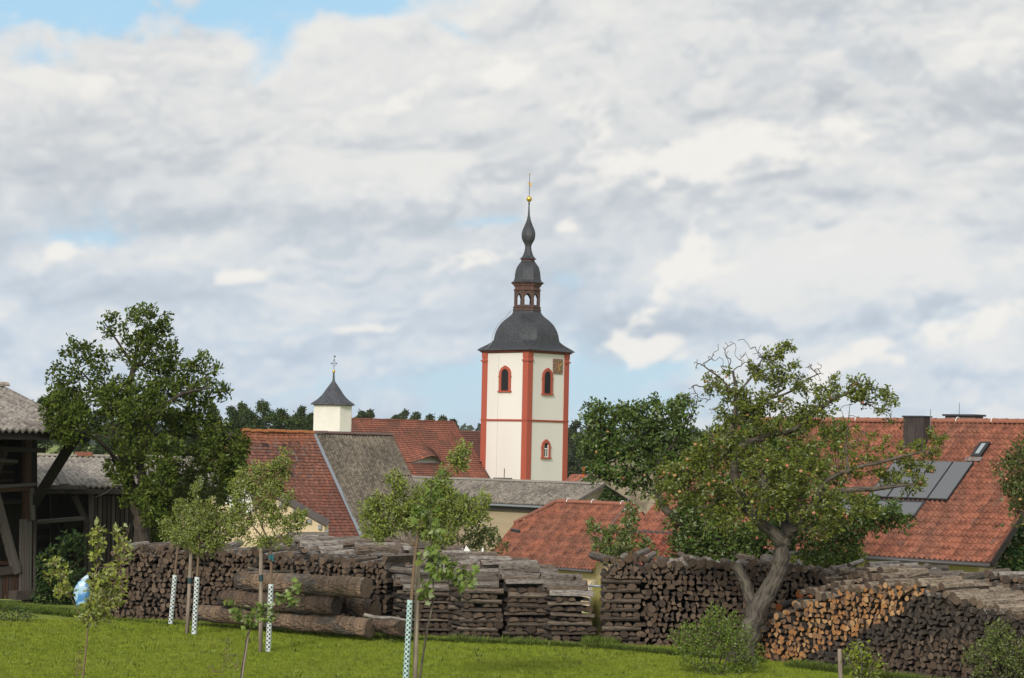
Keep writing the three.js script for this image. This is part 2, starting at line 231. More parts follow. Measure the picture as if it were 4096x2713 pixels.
// boards under a roof slope
const deck = (O, s, d, Wd, Hd, th = 0.06) => { const n = s.clone().cross(d).normalize(); if (n.y < 0) n.negate(); return slab([O, O.clone().addScaledVector(s, Wd), O.clone().addScaledVector(s, Wd).addScaledVector(d, Hd), O.clone().addScaledVector(d, Hd)].map((p) => p.clone().addScaledVector(n, -0.03)), n.clone().multiplyScalar(-th)); };
const stuff = (o) => { o.userData.kind = 'stuff'; return o; };
const panTone = (base, wear) => (i, j, r, a, b) => { const m = fbm2(a * 0.5, b * 0.5, 3), v = 0.96 + 0.08 * r() + 0.16 * m + 0.14 * fbm2(a * 2.2, b * 0.25, 2); let c = mul(base, v); if (r() < wear) c = mix3(c, [0.10, 0.075, 0.06], 0.2 + 0.35 * r()); if (fbm2(a * 0.8 + 9, b * 0.35, 3) > 0.14) c = mix3(c, [0.19, 0.115, 0.085], 0.22); return c; };
const A = 42.3 * Math.PI / 180, U = V(Math.sin(A), 0, -Math.cos(A)), VV = V(Math.cos(A), 0, Math.sin(A));   // the village grid
const toLocal = (g, p) => g.worldToLocal(p.clone());
// a row of half-round ridge tiles, each its own piece
function ridgeRow(parent, a, b, rad, len, m, name = 'ridge_tile', jit = 0.01) {
  const d = b.clone().sub(a), L = d.length(), n = Math.max(1, Math.round(L / len)), g = new THREE.CylinderGeometry(rad, rad * 0.9, L / n * 1.12, 8, 1, true, -Math.PI / 2, Math.PI); d.normalize();
  const x = d.clone().cross(V(0, 1, 0)).normalize(), z = x.clone().cross(d).normalize().negate(), q = new THREE.Quaternion().setFromRotationMatrix(new THREE.Matrix4().makeBasis(d.clone().cross(V(0, 0, 0).add(x.clone().cross(d))).normalize(), d, x.clone().cross(d)));
  const r = rng(3);
  for (let i = 0; i < n; i++) { const o = obj(name, g, m, parent); o.position.copy(a).addScaledVector(d, (i + 0.5) * L / n); o.position.y += (r() - 0.5) * jit; o.quaternion.copy(q); }
}
const ridgeM = gmap([0.30, 0.115, 0.07], 2, { side: THREE.DoubleSide }), ridgeOld = gmap([0.36, 0.13, 0.04], 3, { side: THREE.DoubleSide }), ridgeGrey = gmap([0.16, 0.10, 0.085], 3, { side: THREE.DoubleSide });

// ------------------------------------------------------------------ church tower
function poly8(a, c, y) { const b = a - c; return [[a, -b], [a, b], [b, a], [-b, a], [-a, b], [-a, -b], [-b, -a], [b, -a]].map(([x, z]) => V(x, y, z)); }
function stack8(rings, vScale = 1) { // rings [y, a, c]
  const t = new TB(); let len = 0;
  for (let i = 0; i + 1 < rings.length; i++) {
    const A0 = poly8(rings[i][1], rings[i][2], rings[i][0]), B0 = poly8(rings[i + 1][1], rings[i + 1][2], rings[i + 1][0]), l2 = len + Math.hypot(rings[i + 1][0] - rings[i][0], rings[i + 1][1] - rings[i][1]);
    for (let k = 0; k < 8; k++) { const k2 = (k + 1) % 8, w = A0[k].distanceTo(A0[k2]) / 2, w2 = B0[k].distanceTo(B0[k2]) / 2; if (w + w2 < 0.002) continue; t.quad(A0[k2], A0[k], B0[k], B0[k2], [w, len], [-w, len], [-w2, l2], [w2, l2]); }
    len = l2;
  }
  return t.geo();
}
function courses(rings, step, over) { // slates: subdivided profile with a small overlap step at every course
  const pts = [], out = []; const c = new THREE.CatmullRomCurve3(rings.map((q) => V(q[1], q[0], q[2])), false, 'catmullrom', 0.35), L = c.getLength(), n = Math.max(4, Math.round(L / step));
  for (let i = 0; i <= n; i++) { const p = c.getPointAt(i / n); pts.push([p.y, p.x, Math.max(0.01, p.z)]); }
  for (let i = 0; i < n; i++) { out.push([pts[i][0], pts[i][1] + over, pts[i][2]]); out.push([pts[i + 1][0] - 0.004, pts[i + 1][1] + over * 0.2, pts[i + 1][2]]); } out.push(pts[n]); return out;
}
const slateT = tex(512, (x, y) => { const row = Math.floor(y * 16), off = (row % 2) * 0.5 + h2(row, 4) * 0.1, i = Math.floor(x * 20 + off), e = Math.min(1, Math.abs((x * 20 + off) % 1 - 0.03) * 12); return [(0.80 + 0.28 * h2(i % 20, row) * 0.8 + 0.2 * n2(x * 40, y * 40, 40)) * lerp(0.6, 1, e)]; });
const slateM = std([0.055, 0.058, 0.066], { map: rep(slateT, 0.25, 0.25), roughness: 0.55 });
{
  const D = 197, c0 = P(527.0, 421, D), a = 3.05, C = c0.clone().addScaledVector(VV, -a).addScaledVector(U, a), DC = -C.z, base = gh(C.x, C.z);
  const t = thing('church_tower', 'tall white church tower with red corners, clock and dark slate onion spire', 'church tower', V(C.x, 0, C.z), -A);
  const hy = (py, px = 527) => P(px, py, DC).y, k = DC / F; // metres per pixel
  const yE = hy(353.5), yS = hy(421), yC = hy(361);
  obj('wall', bx(2 * a, yE - base, 2 * a, 0, (yE + base) / 2, 0), plast([0.77, 0.735, 0.69], 0.06), t);
  // corner pilasters
  const pw = 0.66;
  for (const [sx, sz] of [[1, 1], [1, -1], [-1, 1], [-1, -1]]) obj('corner_pilaster', [bx(pw + 0.06, yE - base - 0.5, pw + 0.06, sx * (a - pw / 2 + 0.03), (yE - 0.5 + base) / 2, sz * (a - pw / 2 + 0.03)), bx(pw + 0.20, 0.16, pw + 0.20, sx * (a - pw / 2 + 0.07), yC - 0.08, sz * (a - pw / 2 + 0.07)), bx(pw + 0.10, 0.5, pw + 0.10, sx * (a - pw / 2 + 0.045), yE - 0.25, sz * (a - pw / 2 + 0.045))], M.red, t);
  obj('string_course', [bx(2 * a + 0.24, 0.07, 2 * a + 0.24, 0, yS + 0.07, 0), bx(2 * a + 0.16, 0.12, 2 * a + 0.16, 0, yS - 0.03, 0)], M.red, t);
  obj('cornice', [bx(2 * a + 0.16, 0.08, 2 * a + 0.16, 0, yE - 0.04, 0), bx(2 * a + 0.42, 0.12, 2 * a + 0.42, 0, yE + 0.06, 0), bx(2 * a + 0.62, 0.08, 2 * a + 0.62, 0, yE + 0.16, 0)], gmap([0.20, 0.05, 0.034], 1), t);
  // windows: on +Z (left face) and +X (right face)
  const arch = (w, h, rr = w / 2) => { const s = new THREE.Shape(); s.moveTo(-w / 2, 0); s.lineTo(w / 2, 0); s.lineTo(w / 2, h - rr); s.absarc(0, h - rr, rr, 0, Math.PI, false); s.lineTo(-w / 2, 0); return s; };
  function win(face, px, pyTop, pyBot, ow, lou) {
    const q = V(a, 0, a), D2 = DC - 2.3, pt = P(px, pyBot, D2), pl = toLocal(t, pt), off = face === 'z' ? pl.x : pl.z, y0 = P(px, pyBot, D2).y, h = P(px, pyTop, D2).y - y0;
    const ou = ow + 0.56, s = arch(ou, h - 0.14); s.holes.push(new THREE.Path(arch(ow, h - 0.42).getPoints(14)));
    const put = (g) => { if (face === 'x') g.rotateY(Math.PI / 2); g.translate(face === 'x' ? a : off, y0 + 0.14, face === 'x' ? off : a); return g; };
    const sur = new THREE.ExtrudeGeometry(s, { depth: 0.10, bevelEnabled: true, bevelSize: 0.015, bevelThickness: 0.015, bevelSegments: 1, curveSegments: 10 });
    const w = obj('window', put(mergeGeometries([sur, bx(ou + 0.22, 0.14, 0.2, 0, -0.07, 0.08), bx(0.26, 0.34, 0.17, 0, h - 0.25, 0.07), bx(0.36, 0.09, 0.14, ow / 2 + 0.19, (h - 0.42) * 0.66, 0.07), bx(0.36, 0.09, 0.14, -ow / 2 - 0.19, (h - 0.42) * 0.66, 0.07)].map((g) => g.index ? g.toNonIndexed() : g))), M.red, t);
    obj('opening', put(new THREE.ExtrudeGeometry(arch(ow, h - 0.42), { depth: 0.012, bevelEnabled: false, curveSegments: 10 })), M.black, w);
    if (lou) { const L = []; for (let i = 0; i < 9; i++) L.push(bx(ow * (i > 7 ? 0.7 : 0.98), 0.03, 0.07, 0, 0.1 + i * (h - 0.6) / 9, 0.045)); for (const l of L) obj('louvre', put(l), M.iron, w); }
    else { obj('frame', put(mergeGeometries([bx(0.09, h - 0.6, 0.05, -ow / 2 + 0.05, (h - 0.6) / 2, 0.045), bx(0.09, h - 0.6, 0.05, ow / 2 - 0.05, (h - 0.6) / 2, 0.045), bx(ow - 0.19, 0.09, 0.05, 0, 0.05, 0.045), bx(ow - 0.19, 0.09, 0.05, 0, (h - 0.5) * 0.64, 0.045), bx(0.07, (h - 0.5) * 0.55, 0.045, 0, (h - 0.5) * 0.32 + 0.05, 0.045)])), M.whitePaint, w); }
  }
  win('z', 504.9, 366.2, 392.2, 1.0, true); win('x', 548.3, 368.6, 395.2, 0.98, true); win('x', 546.6, 440.0, 458.8, 0.72, false);
  // clock on the right face
  {
    const D2 = DC - 1.2, pl = toLocal(t, P(559.2, 366.4, D2)), y = pl.y, z = pl.z, put = (g) => { g.rotateY(Math.PI / 2); g.translate(a + 0.02, y, z); return g; };
    const f = obj('clock', put(bx(1.46, 1.5, 0.06, 0, 0, 0.03)), gmap([0.30, 0.15, 0.11], 2), t);
    obj('clock_ring', put(new THREE.RingGeometry(0.45, 0.72, 40).translate(0, 0, 0.064)), std([0.13, 0.095, 0.07]), f);
    for (let i = 0; i < 12; i++) { const g = bx(0.10, 0.21, 0.02, 0, 0.58, 0.075); g.rotateZ(i * Math.PI / 6); obj('hour_mark', put(g), std(i % 2 ? [0.30, 0.22, 0.10] : [0.42, 0.30, 0.12]), f); }
    for (const [ang, l, w] of [[-1.15, 0.66, 0.10], [-2.75, 0.50, 0.13], [0.25, 0.35, 0.05]]) { const g = bx(w, l, 0.03, 0, l / 2 - 0.05, 0.11); g.rotateZ(ang); obj('clock_hand', put(g), M.goldPaint, f); }
  }
  // dome
  const px = (y, aPx, cf) => [hy(y), aPx * k, cf];
  const dome = [[hy(351.6), 3.50, 0.02], [hy(350.6), 3.46, 0.02], [hy(348.3), 3.18, 0.05], [hy(345.2), 2.98, 0.55], [hy(341.5), 2.90, 1.15], [hy(336), 2.86, 1.25], [hy(330.5), 2.72, 1.24], [hy(325), 2.46, 1.20], [hy(320.5), 2.08, 1.08], [hy(317), 1.68, 0.92], [hy(314.3), 1.44, 0.82], [hy(311), 1.32, 0.772]];
  obj('dome', [stack8(courses(dome, 0.20, 0.03))], slateM, t);
  obj('lightning_rod', smooth(sweep([[351.5, 3.62], [345, 3.10], [336, 2.98], [325, 2.56], [317, 1.8], [311, 1.42]].map(([y, r]) => V(-r * 0.62, hy(y), r + 0.0)), [0.03, 0.03, 0.03, 0.03, 0.03, 0.03], 5)), M.zinc, t);
  obj('cable', bx(0.022, yE - base - 0.3, 0.022, -0.9, (yE - 0.3 + base) / 2, a + 0.012), std([0.5, 0.47, 0.42]), t);
  const O8 = 0.586, ring = (y0, y1, aa, ab = aa) => stack8([[y0, 0.01, 0.005], [y0, aa, aa * O8], [y1, ab, ab * O8], [y1, 0.01, 0.005]]);
  obj('lantern_base', [ring(hy(311.2), hy(309.4), 1.40), ring(hy(309.4), hy(308.0), 1.32), ring(hy(308.0), hy(307.2), 1.39)], M.stoneRed, t);
  const la = 1.22, sd = la * 0.828, y0 = hy(307.2), y1 = hy(290.8), ph = y1 - y0;
  for (let i = 0; i < 8; i++) {
    const s = new THREE.Shape(); s.moveTo(-sd / 2, 0); s.lineTo(sd / 2, 0); s.lineTo(sd / 2, ph); s.lineTo(-sd / 2, ph); s.lineTo(-sd / 2, 0);
    const hw = 0.31, h0 = 0.18, h1 = ph - 0.34, hole = new THREE.Path(); hole.moveTo(-hw, h0); hole.lineTo(-hw, h0 + 0.5 * (h1 - h0)); hole.lineTo(-hw - 0.03, h0 + 0.6 * (h1 - h0)); hole.lineTo(-hw + 0.05, h0 + 0.75 * (h1 - h0)); hole.lineTo(-0.17, h1 - 0.12); hole.lineTo(-0.08, h1); hole.lineTo(0.08, h1); hole.lineTo(0.17, h1 - 0.12); hole.lineTo(hw - 0.05, h0 + 0.75 * (h1 - h0)); hole.lineTo(hw + 0.03, h0 + 0.6 * (h1 - h0)); hole.lineTo(hw, h0 + 0.5 * (h1 - h0)); hole.lineTo(hw, h0); hole.lineTo(-hw, h0); s.holes.push(hole);
    const g = new THREE.ExtrudeGeometry(s, { depth: 0.12, bevelEnabled: false }); g.translate(0, 0, la - 0.13); g.rotateY(i * Math.PI / 4); g.translate(0, y0, 0); obj('arch_panel', g, M.stoneRed, t);
    const cr = la / Math.cos(Math.PI / 8), an = (i + 0.5) * Math.PI / 4, p = bx(0.22, ph, 0.22, 0, y0 + ph / 2, cr - 0.08); p.rotateY(an); obj('post', p, M.stoneRed, t);
  }
  obj('lantern_cornice', [ring(y1, hy(289.6), 1.34), ring(hy(289.6), hy(286.4), 1.24), ring(hy(286.4), hy(284.6), 1.36), ring(hy(284.6), hy(283.2), 1.48, 1.56)], gmap([0.13, 0.06, 0.046], 1), t);
  const oct = (l) => l.map(([y, h]) => [hy(y), h * k / 1.03, h * k / 1.03 * O8]);
  obj('bell_roof', stack8(courses(oct([[283.2, 16.6], [282.6, 15.6], [281.2, 13.9], [278.5, 13.1], [274.5, 12.7], [270.5, 12.0], [267.5, 11.0], [264.5, 9.0], [262, 7.1], [260.3, 6.4]]), 0.16, 0.02)), slateM, t);
  obj('red_ring', ring(hy(260.6), hy(259.0), 0.64, 0.70), gmap([0.28, 0.06, 0.035], 1), t);
  obj('onion_top', stack8(courses(oct([[259.2, 8.3], [258.4, 7.4], [256, 5.4], [251, 3.6], [246.6, 3.0], [243.5, 4.0], [240, 6.0], [236.5, 6.8], [232.5, 6.7], [229, 5.6], [225, 3.8], [221, 2.3], [218.2, 1.4]]), 0.14, 0.016)), slateM, t);
  obj('neck', [stack8([[hy(218.8), 0.17, 0.1], [hy(217), 0.16, 0.09], [hy(216.6), 0.11, 0.06], [hy(205), 0.06, 0.035], [hy(203.4), 0.09, 0.05], [hy(202.6), 0.06, 0.03], [hy(201.4), 0.05, 0.03]])], M.copper, t);
  const yb = hy(199.0), ball = obj('golden_ball', new THREE.SphereGeometry(2.75 * k, 24, 16).scale(1, 1.06, 1).translate(0, yb, 0), M.gold, t); obj('band', new THREE.CylinderGeometry(2.82 * k, 2.82 * k, 0.05, 24).translate(0, yb, 0), M.goldPaint, ball);
  obj('rod', new THREE.CylinderGeometry(0.025, 0.035, hy(173.9) - yb, 6).translate(0, (hy(173.9) + yb) / 2, 0), M.iron, t);
  const fl = new THREE.Shape(); fl.moveTo(-0.10, 0.13); fl.lineTo(-0.17, 0.17); fl.lineTo(-0.13, 0.07); fl.lineTo(0.03, -0.2); fl.lineTo(0.16, -0.24); fl.lineTo(0.21, 0.18); fl.lineTo(0.10, 0.12); fl.lineTo(0.0, 0.10); fl.lineTo(-0.10, 0.13);
  const vg = mergeGeometries([new THREE.ExtrudeGeometry(fl, { depth: 0.03, bevelEnabled: false }).translate(0.02, 0, -0.015), bx(0.2, 0.04, 0.03, -0.1, 0.10, 0).toNonIndexed()]); vg.rotateY(0.75); vg.translate(0, hy(184), 0); obj('weather_vane', vg, M.goldPaint, t);
  obj('finial', new THREE.SphereGeometry(0.075, 12, 8).translate(0, hy(173.6), 0), M.goldPaint, t);

  // ---------------------------------------------------------------- nave, in the same frame: ridge along local Z, slope facing +X
  const n = thing('church', 'long church nave with red tiled roof and eyebrow dormer beside the tower', 'church', V(C.x, 0, C.z), -A);
  const LF = P(480.2, 463, DC + 1.5), ll = toLocal(n, LF); // where the slope meets the far left corner of the tower
  const m50 = Math.tan(50 * Math.PI / 180), xE = -a + 3.0, sl = V(Math.cos(50 * Math.PI / 180), -Math.sin(50 * Math.PI / 180), 0);
  const yAt = (x) => ll.y - (x + a) * m50, xOf = (y) => -a - (y - ll.y) / m50;
  const yR2 = P(470, 430.8, DC + 4).y, yR1 = P(454, 422.6, DC + 2).y + 0.05, xr1 = xOf(yR1), xr2 = xOf(yR2);
  const zG = toLocal(n, P(455, 422.6, DC + 1)).z; const wp = n.localToWorld(V(xr1, yR1, 0)), zGable = -along(wp, U, 454.2), zEnd = -along(wp, U, 331);
  const toneN = (i, j, r, aa, bb) => { let c = mul([0.32, 0.115, 0.07], 0.84 + 0.3 * r() + 0.2 * fbm2(aa * 0.6, bb * 0.6, 3)); if (fbm2(aa * 0.5 + 7, bb * 0.7, 3) > 0.16) c = mix3(c, [0.14, 0.07, 0.05], 0.45); if (r() < 0.012) c = [0.50, 0.14, 0.06]; return c; };
  const toneC = (i, j, r, aa, bb) => mul([0.20, 0.085, 0.062], 0.8 + 0.35 * r());
  const dl = P(419, 462.5, DC - 5), dz = toLocal(n, dl), dS = zEnd - 0; // dormer
  const sh = (yR1 - yAt(xE)) / Math.sin(50 * Math.PI / 180);
  const hitD = toLocal(n, hitPlane(418.5, 463.8, n.localToWorld(V(ll.x, ll.y, 0)), V(0, 0, 0).copy(sl).cross(V(0, 0, 1)).applyAxisAngle(V(0, 1, 0), -A)));
  const dst = (yR1 - hitD.y) / Math.sin(50 * Math.PI / 180), dzc = zEnd - hitD.z; // slope distance and ridge distance of the dormer foot
  const dsn = Math.round(dst / 0.27) * 0.27, bump = (aa, bb, bc) => { const q = (aa - dzc), v = dsn - bb; if (bc > dsn) return 0; const e = Math.exp(-((q / 1.55) ** 2)) * 1.05; return e * (1 - sst(0, 3.1, v)); };
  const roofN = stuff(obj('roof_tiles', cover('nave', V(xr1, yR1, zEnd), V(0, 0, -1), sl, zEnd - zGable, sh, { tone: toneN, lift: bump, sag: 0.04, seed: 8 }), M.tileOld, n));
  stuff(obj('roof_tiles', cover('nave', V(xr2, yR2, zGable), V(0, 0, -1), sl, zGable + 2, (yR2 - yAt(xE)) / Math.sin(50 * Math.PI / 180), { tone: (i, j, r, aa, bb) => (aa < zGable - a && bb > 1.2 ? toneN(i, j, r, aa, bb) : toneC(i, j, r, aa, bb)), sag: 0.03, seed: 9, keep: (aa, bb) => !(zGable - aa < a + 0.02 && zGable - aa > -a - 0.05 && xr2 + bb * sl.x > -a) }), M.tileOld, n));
  obj('wall', slab([V(xE - 0.4, base, zEnd - 0.2), V(xE - 0.4, yAt(xE) + 0.1, zEnd - 0.2), V(xr1, yR1 - 0.15, zEnd - 0.2), V(2 * xr1 - xE + 0.4, yAt(xE) + 0.1, zEnd - 0.2), V(2 * xr1 - xE + 0.4, base, zEnd - 0.2)], V(0, 0, -(zEnd - zGable - 0.25))), M.whiteCream, n);
  obj('wall', slab([V(-a - 0.1, base, zGable), V(-a - 0.1, yAt(-a) - 0.25, zGable), V(xr2, yR2 - 0.15, zGable), V(2 * xr2 - xE, yAt(xE), zGable), V(2 * xr2 - xE, base, zGable)], V(0, 0, -zGable - 1.8)), M.whiteCream, n);
  const slr = V(-sl.x, sl.y, 0);
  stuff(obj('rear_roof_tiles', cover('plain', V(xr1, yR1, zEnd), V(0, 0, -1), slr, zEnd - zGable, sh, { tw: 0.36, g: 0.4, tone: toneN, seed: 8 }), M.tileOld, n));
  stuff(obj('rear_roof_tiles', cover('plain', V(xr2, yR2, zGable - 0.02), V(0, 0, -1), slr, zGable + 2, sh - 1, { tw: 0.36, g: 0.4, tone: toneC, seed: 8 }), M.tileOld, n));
  for (let i = 0; i < Math.floor((zEnd - zGable) / 0.6); i++) obj('ridge_tile', bx(0.26, 0.12, 0.56, xr1, yR1 + 0.05 + 0.02 * h2(i, 3), zEnd - 0.3 - i * 0.6), ridgeM, n);
  // dormer opening
  { const g = new THREE.Shape(); g.moveTo(-1.75, 0); for (let i = 0; i <= 16; i++) { const q = lerp(-1.75, 1.75, i / 16); g.lineTo(q, Math.exp(-((q / 1.55) ** 2)) * 0.98 - 0.26); } g.lineTo(1.75, 0);
    const e = new THREE.ExtrudeGeometry(g, { depth: 0.03, bevelEnabled: false }); e.rotateY(Math.PI / 2); const nrm = V(sl.y * -1, sl.x, 0); e.translate(hitD.x - 0.05, hitD.y + 0.03, hitD.z); const d = obj('dormer', e, M.black, n);
    for (const zz of [-0.55, 0.05, 0.6]) obj('dormer_pane', bx(0.03, 0.30, 0.42, hitD.x + 0.0, hitD.y + 0.32, hitD.z + zz), M.glass, d);
    obj('dormer_sill', bx(0.10, 0.07, 3.4, hitD.x + 0.06, hitD.y + 0.02, hitD.z), M.oldWood, d); }
  obj('flashing', [beam(V(-a - 0.02, yAt(-a) + 0.1, a + 0.03), V(-a + 1.75, yAt(-a + 1.75) + 0.1, a + 0.03), 0.06, 0.10), bx(0.5, 0.14, 0.3, -a - 0.05, ll.y + 0.12, a + 0.15)], M.iron, n);
}

// ------------------------------------------------------------------ stair turret
{
  const D = 165, b = P(332.6, 420, D), g0 = gh(b.x, b.z), t = thing('stair_turret', 'small white octagonal turret with pointed slate roof and iron cross', 'turret', V(b.x, 0, b.z), Math.atan2(-b.x, -b.z) - 0.03), k = D / F, hy = (y) => P(333, y, D).y;
  const aa = 1.54, O8 = 0.586;
  obj('wall', stack8([[g0, aa, aa * O8], [hy(405), aa, aa * O8]]), plast([0.79, 0.75, 0.69], 0.08), t);
  obj('eaves', stack8([[hy(405.6), aa, aa * O8], [hy(405.3), aa + 0.08, (aa + 0.08) * O8], [hy(404.6), aa + 0.2, (aa + 0.2) * O8], [hy(404.4), 0.1, 0.05]]), gmap([0.10, 0.045, 0.035], 1), t);
  const oc = (l) => l.map(([y, h]) => [hy(y), h * k, h * k * O8]);
  obj('slate_roof', stack8(courses(oc([[404.9, 21.9], [403.9, 21.5], [402, 18.6], [399.5, 15.2], [395.5, 11.2], [391, 8.1], [386.5, 5.0], [382.2, 2.0], [381, 1.5]]), 0.17, 0.02)), std([0.082, 0.086, 0.10], { map: rep(slateT, 0.25, 0.25), roughness: 0.55 }), t);
  obj('neck', stack8([[hy(381.4), 0.13, 0.08], [hy(379), 0.09, 0.05], [hy(374), 0.07, 0.04], [hy(372.5), 0.06, 0.03]]), M.copper, t);
  obj('golden_ball', new THREE.SphereGeometry(1.55 * k, 20, 14).translate(0, hy(371.4), 0), M.gold, t);
  const cy = hy(363.5), bars = [bx(0.035, hy(355.5) - hy(371.4), 0.035, 0, (hy(355.5) + hy(371.4)) / 2, 0), bx(0.42, 0.03, 0.03, 0, cy, 0)];
  for (const [x, y] of [[1, 1], [-1, 1], [1, -1], [-1, -1]]) bars.push(beam(V(x * 0.2, cy, 0), V(0, cy + y * 0.27, 0), 0.022, 0.022));
  for (const [x, y] of [[0.22, 0], [-0.22, 0], [0, 0.30]]) bars.push(new THREE.SphereGeometry(0.05, 8, 6).translate(x, cy + y, 0));
  bars.push(bx(0.11, 0.13, 0.02, 0.06, hy(356.4), 0)); obj('iron_cross', bars, M.iron, t);
}

// ------------------------------------------------------------------ old farmhouse with red and grey roof
{
  const D = 90, R = P(243.2, 431.6, D), t = thing('farmhouse', 'steep old farmhouse roof, half weathered red tiles and half grey corrugated sheets', 'house', V(R.x, 0, R.z), -A), p = 54 * Math.PI / 180, sl = V(Math.cos(p), -Math.sin(p), 0), base = gh(R.x, R.z) - 0.4;
  const z1 = -along(R, U, 313.2), z2 = -along(R, U, 391.8), yR = R.y, Hs = 6.9, zv = 1.05, th = 1.75;
  const toneR = (i, j, r, aa, bb) => { const v = 0.75 + 0.5 * r() + 0.35 * fbm2(aa * 0.9, bb * 0.9, 3); let c = mul([0.235, 0.098, 0.065], v); const q = r(); if (q < 0.05) c = [0.34, 0.115, 0.055]; else if (q < 0.12) c = mix3(c, [0.16, 0.14, 0.13], 0.6); else if (fbm2(aa * 0.8 + 30, bb * 0.8, 3) > 0.06 && q < 0.20) c = [0.03, 0.024, 0.02]; c = mix3(c, [0.21, 0.075, 0.05], sst(1.5, 4, bb) * 0.6); return mix3(c, [0.40, 0.13, 0.05], sst(0.7, 0.1, bb) * 0.6); };
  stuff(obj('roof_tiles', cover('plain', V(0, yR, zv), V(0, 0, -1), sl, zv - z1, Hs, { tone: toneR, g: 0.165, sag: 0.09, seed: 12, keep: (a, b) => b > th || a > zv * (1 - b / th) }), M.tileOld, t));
  stuff(obj('roof_sheets', cover('wave', V(0, yR, z1), V(0, 0, -1), sl, z1 - z2, Hs, { tone: (i, j, r) => mul([1, 0.97, 0.92], 0.85 + 0.3 * r()), sag: 0.03, seed: 4, amp: 0.028 }), (() => { const m = M.asbestosDark.clone(); m.vertexColors = true; return m; })(), t));
  obj('deck', [deck(V(0, yR, zv - 0.05), V(0, 0, -1), sl, zv - z2 - 0.1, Hs, 0.08)], M.oldWood, t);
  const hipN = V(0.02, yR, 0), hb = [V(0, yR, 0), V(sl.x * th, yR + sl.y * th, zv), V(-sl.x * th, yR + sl.y * th, zv)];
  { const d = hb[1].clone().add(hb[2]).multiplyScalar(0.5).sub(hb[0]), L = d.length(); d.normalize(); const wmax = 2 * sl.x * th; stuff(obj('hip_tiles', cover('plain', hb[0].clone().add(V(-wmax / 2, 0, 0)), V(1, 0, 0), d, wmax, L, { tone: toneR, seed: 3, keep: (a, b) => Math.abs(a - wmax / 2) < wmax / 2 * b / L }), M.tileOld, t)); }
  stuff(obj('rear_roof', cover('plain', V(0, yR, zv), V(0, 0, -1), V(-sl.x, sl.y, 0), zv - z2, Hs, { tone: toneR, tw: 0.5, g: 0.5, seed: 3 , keep: (a, b) => b > th || a > zv * (1 - b / th)}), M.tileOld, t));
  ridgeRow(t, V(0, yR + 0.02, 0.05), V(0, yR + 0.02, z1), 0.13, 0.36, ridgeOld, 'ridge_tile', 0.05);
  ridgeRow(t, V(0, yR + 0.02, z1), V(0, yR + 0.0, z2), 0.12, 0.9, ridgeGrey, 'ridge_cap');
  ridgeRow(t, hb[0].clone().add(V(0.03, 0.03, 0)), hb[1].clone().add(V(0.03, 0.05, 0.02)), 0.10, 0.36, ridgeOld, 'hip_tile', 0.03);
  obj('valley_flashing', beam(V(0.03, yR + 0.06, z1), V(sl.x * Hs, yR + sl.y * Hs + 0.07, z1), 0.18, 0.03, V(Math.sin(p), Math.cos(p), 0)), M.zinc, t);
  const e = (b, z) => V(sl.x * b, yR + sl.y * b - 0.12, z);
  obj('gable_wall', slab([V(sl.x * Hs - 0.3, base, zv - 0.1), e(Hs - 0.4, zv - 0.1), e(th, zv - 0.1), V(-e(th, 0).x, e(th, 0).y, zv - 0.1), V(-sl.x * Hs + 0.3, e(Hs - 0.4, 0).y, zv - 0.1), V(-sl.x * Hs + 0.3, base, zv - 0.1)], V(0, 0, z2 - zv + 0.3)), M.creamWall, t);
  for (let i = 0; i < 9; i++) { const x = -1.2 + i * 0.27, h = 1.5; obj('board', bx(0.25, h, 0.04, x + 0.9, yR + sl.y * (th + 0.5) - 0.35 - i * 0.16, zv - 0.06), M.whitePaint, t); }
  obj('verge_board', beam(e(th, zv + 0.02).add(V(0, 0.05, 0)), e(Hs, zv + 0.02).add(V(0, 0.05, 0)), 0.05, 0.16), M.greyWood, t);
}
// ------------------------------------------------------------------ cream outbuilding before it, gable towards the camera
{
  const D = 74, q = P(324.6, 526.5, D), turn = Math.atan2(-q.x, -q.z) - 0.03, t = thing('outbuilding', 'cream plastered outbuilding with plain gable wall in front of the red tiled farmhouse roof', 'outbuilding', V(q.x, 0, q.z), turn), base = gh(q.x, q.z);
  const k = D / F, y0 = q.y, sp = 27 / 50, pk = 98 * k * 0.5;
  const L = 96 * k, prof = [V(0, base, 0), V(0, y0, 0), V(-L / 2, y0 + L / 2 * sp, 0), V(-L, y0, 0), V(-L, base, 0)];
  obj('gable_wall', slab(prof, V(0, 0, -5)), M.creamWall, t);
  for (const s of [1, -1]) { const a0 = s > 0 ? V(0.06, y0 - 0.06 * sp + 0.02, 0.06) : V(-L - 0.06, y0 - 0.06 * sp + 0.02, 0.06), b0 = V(-L / 2, y0 + L / 2 * sp + 0.02, 0.06), d = b0.clone().sub(a0); obj('roof', slab([a0, b0, b0.clone().add(V(0, 0, -5.2)), a0.clone().add(V(0, 0, -5.2))], V(0, 0.055, 0)), gmap([0.10, 0.075, 0.06], 1), t); }
  for (const f of [0.04, 0.16, 0.34, 0.5]) obj('bracket', bx(0.11, 0.16, 0.10, -f * L * 0.9 - 0.05, y0 + f * L * 0.9 * sp - 0.09, 0.06), M.zinc, t);
  obj('downpipe_head', [bx(0.12, 0.22, 0.14, 0.09, y0 - 0.24, 0.02), bx(0.07, 0.5, 0.07, 0.08, y0 - 0.55, 0.02)], M.zinc, t);
}

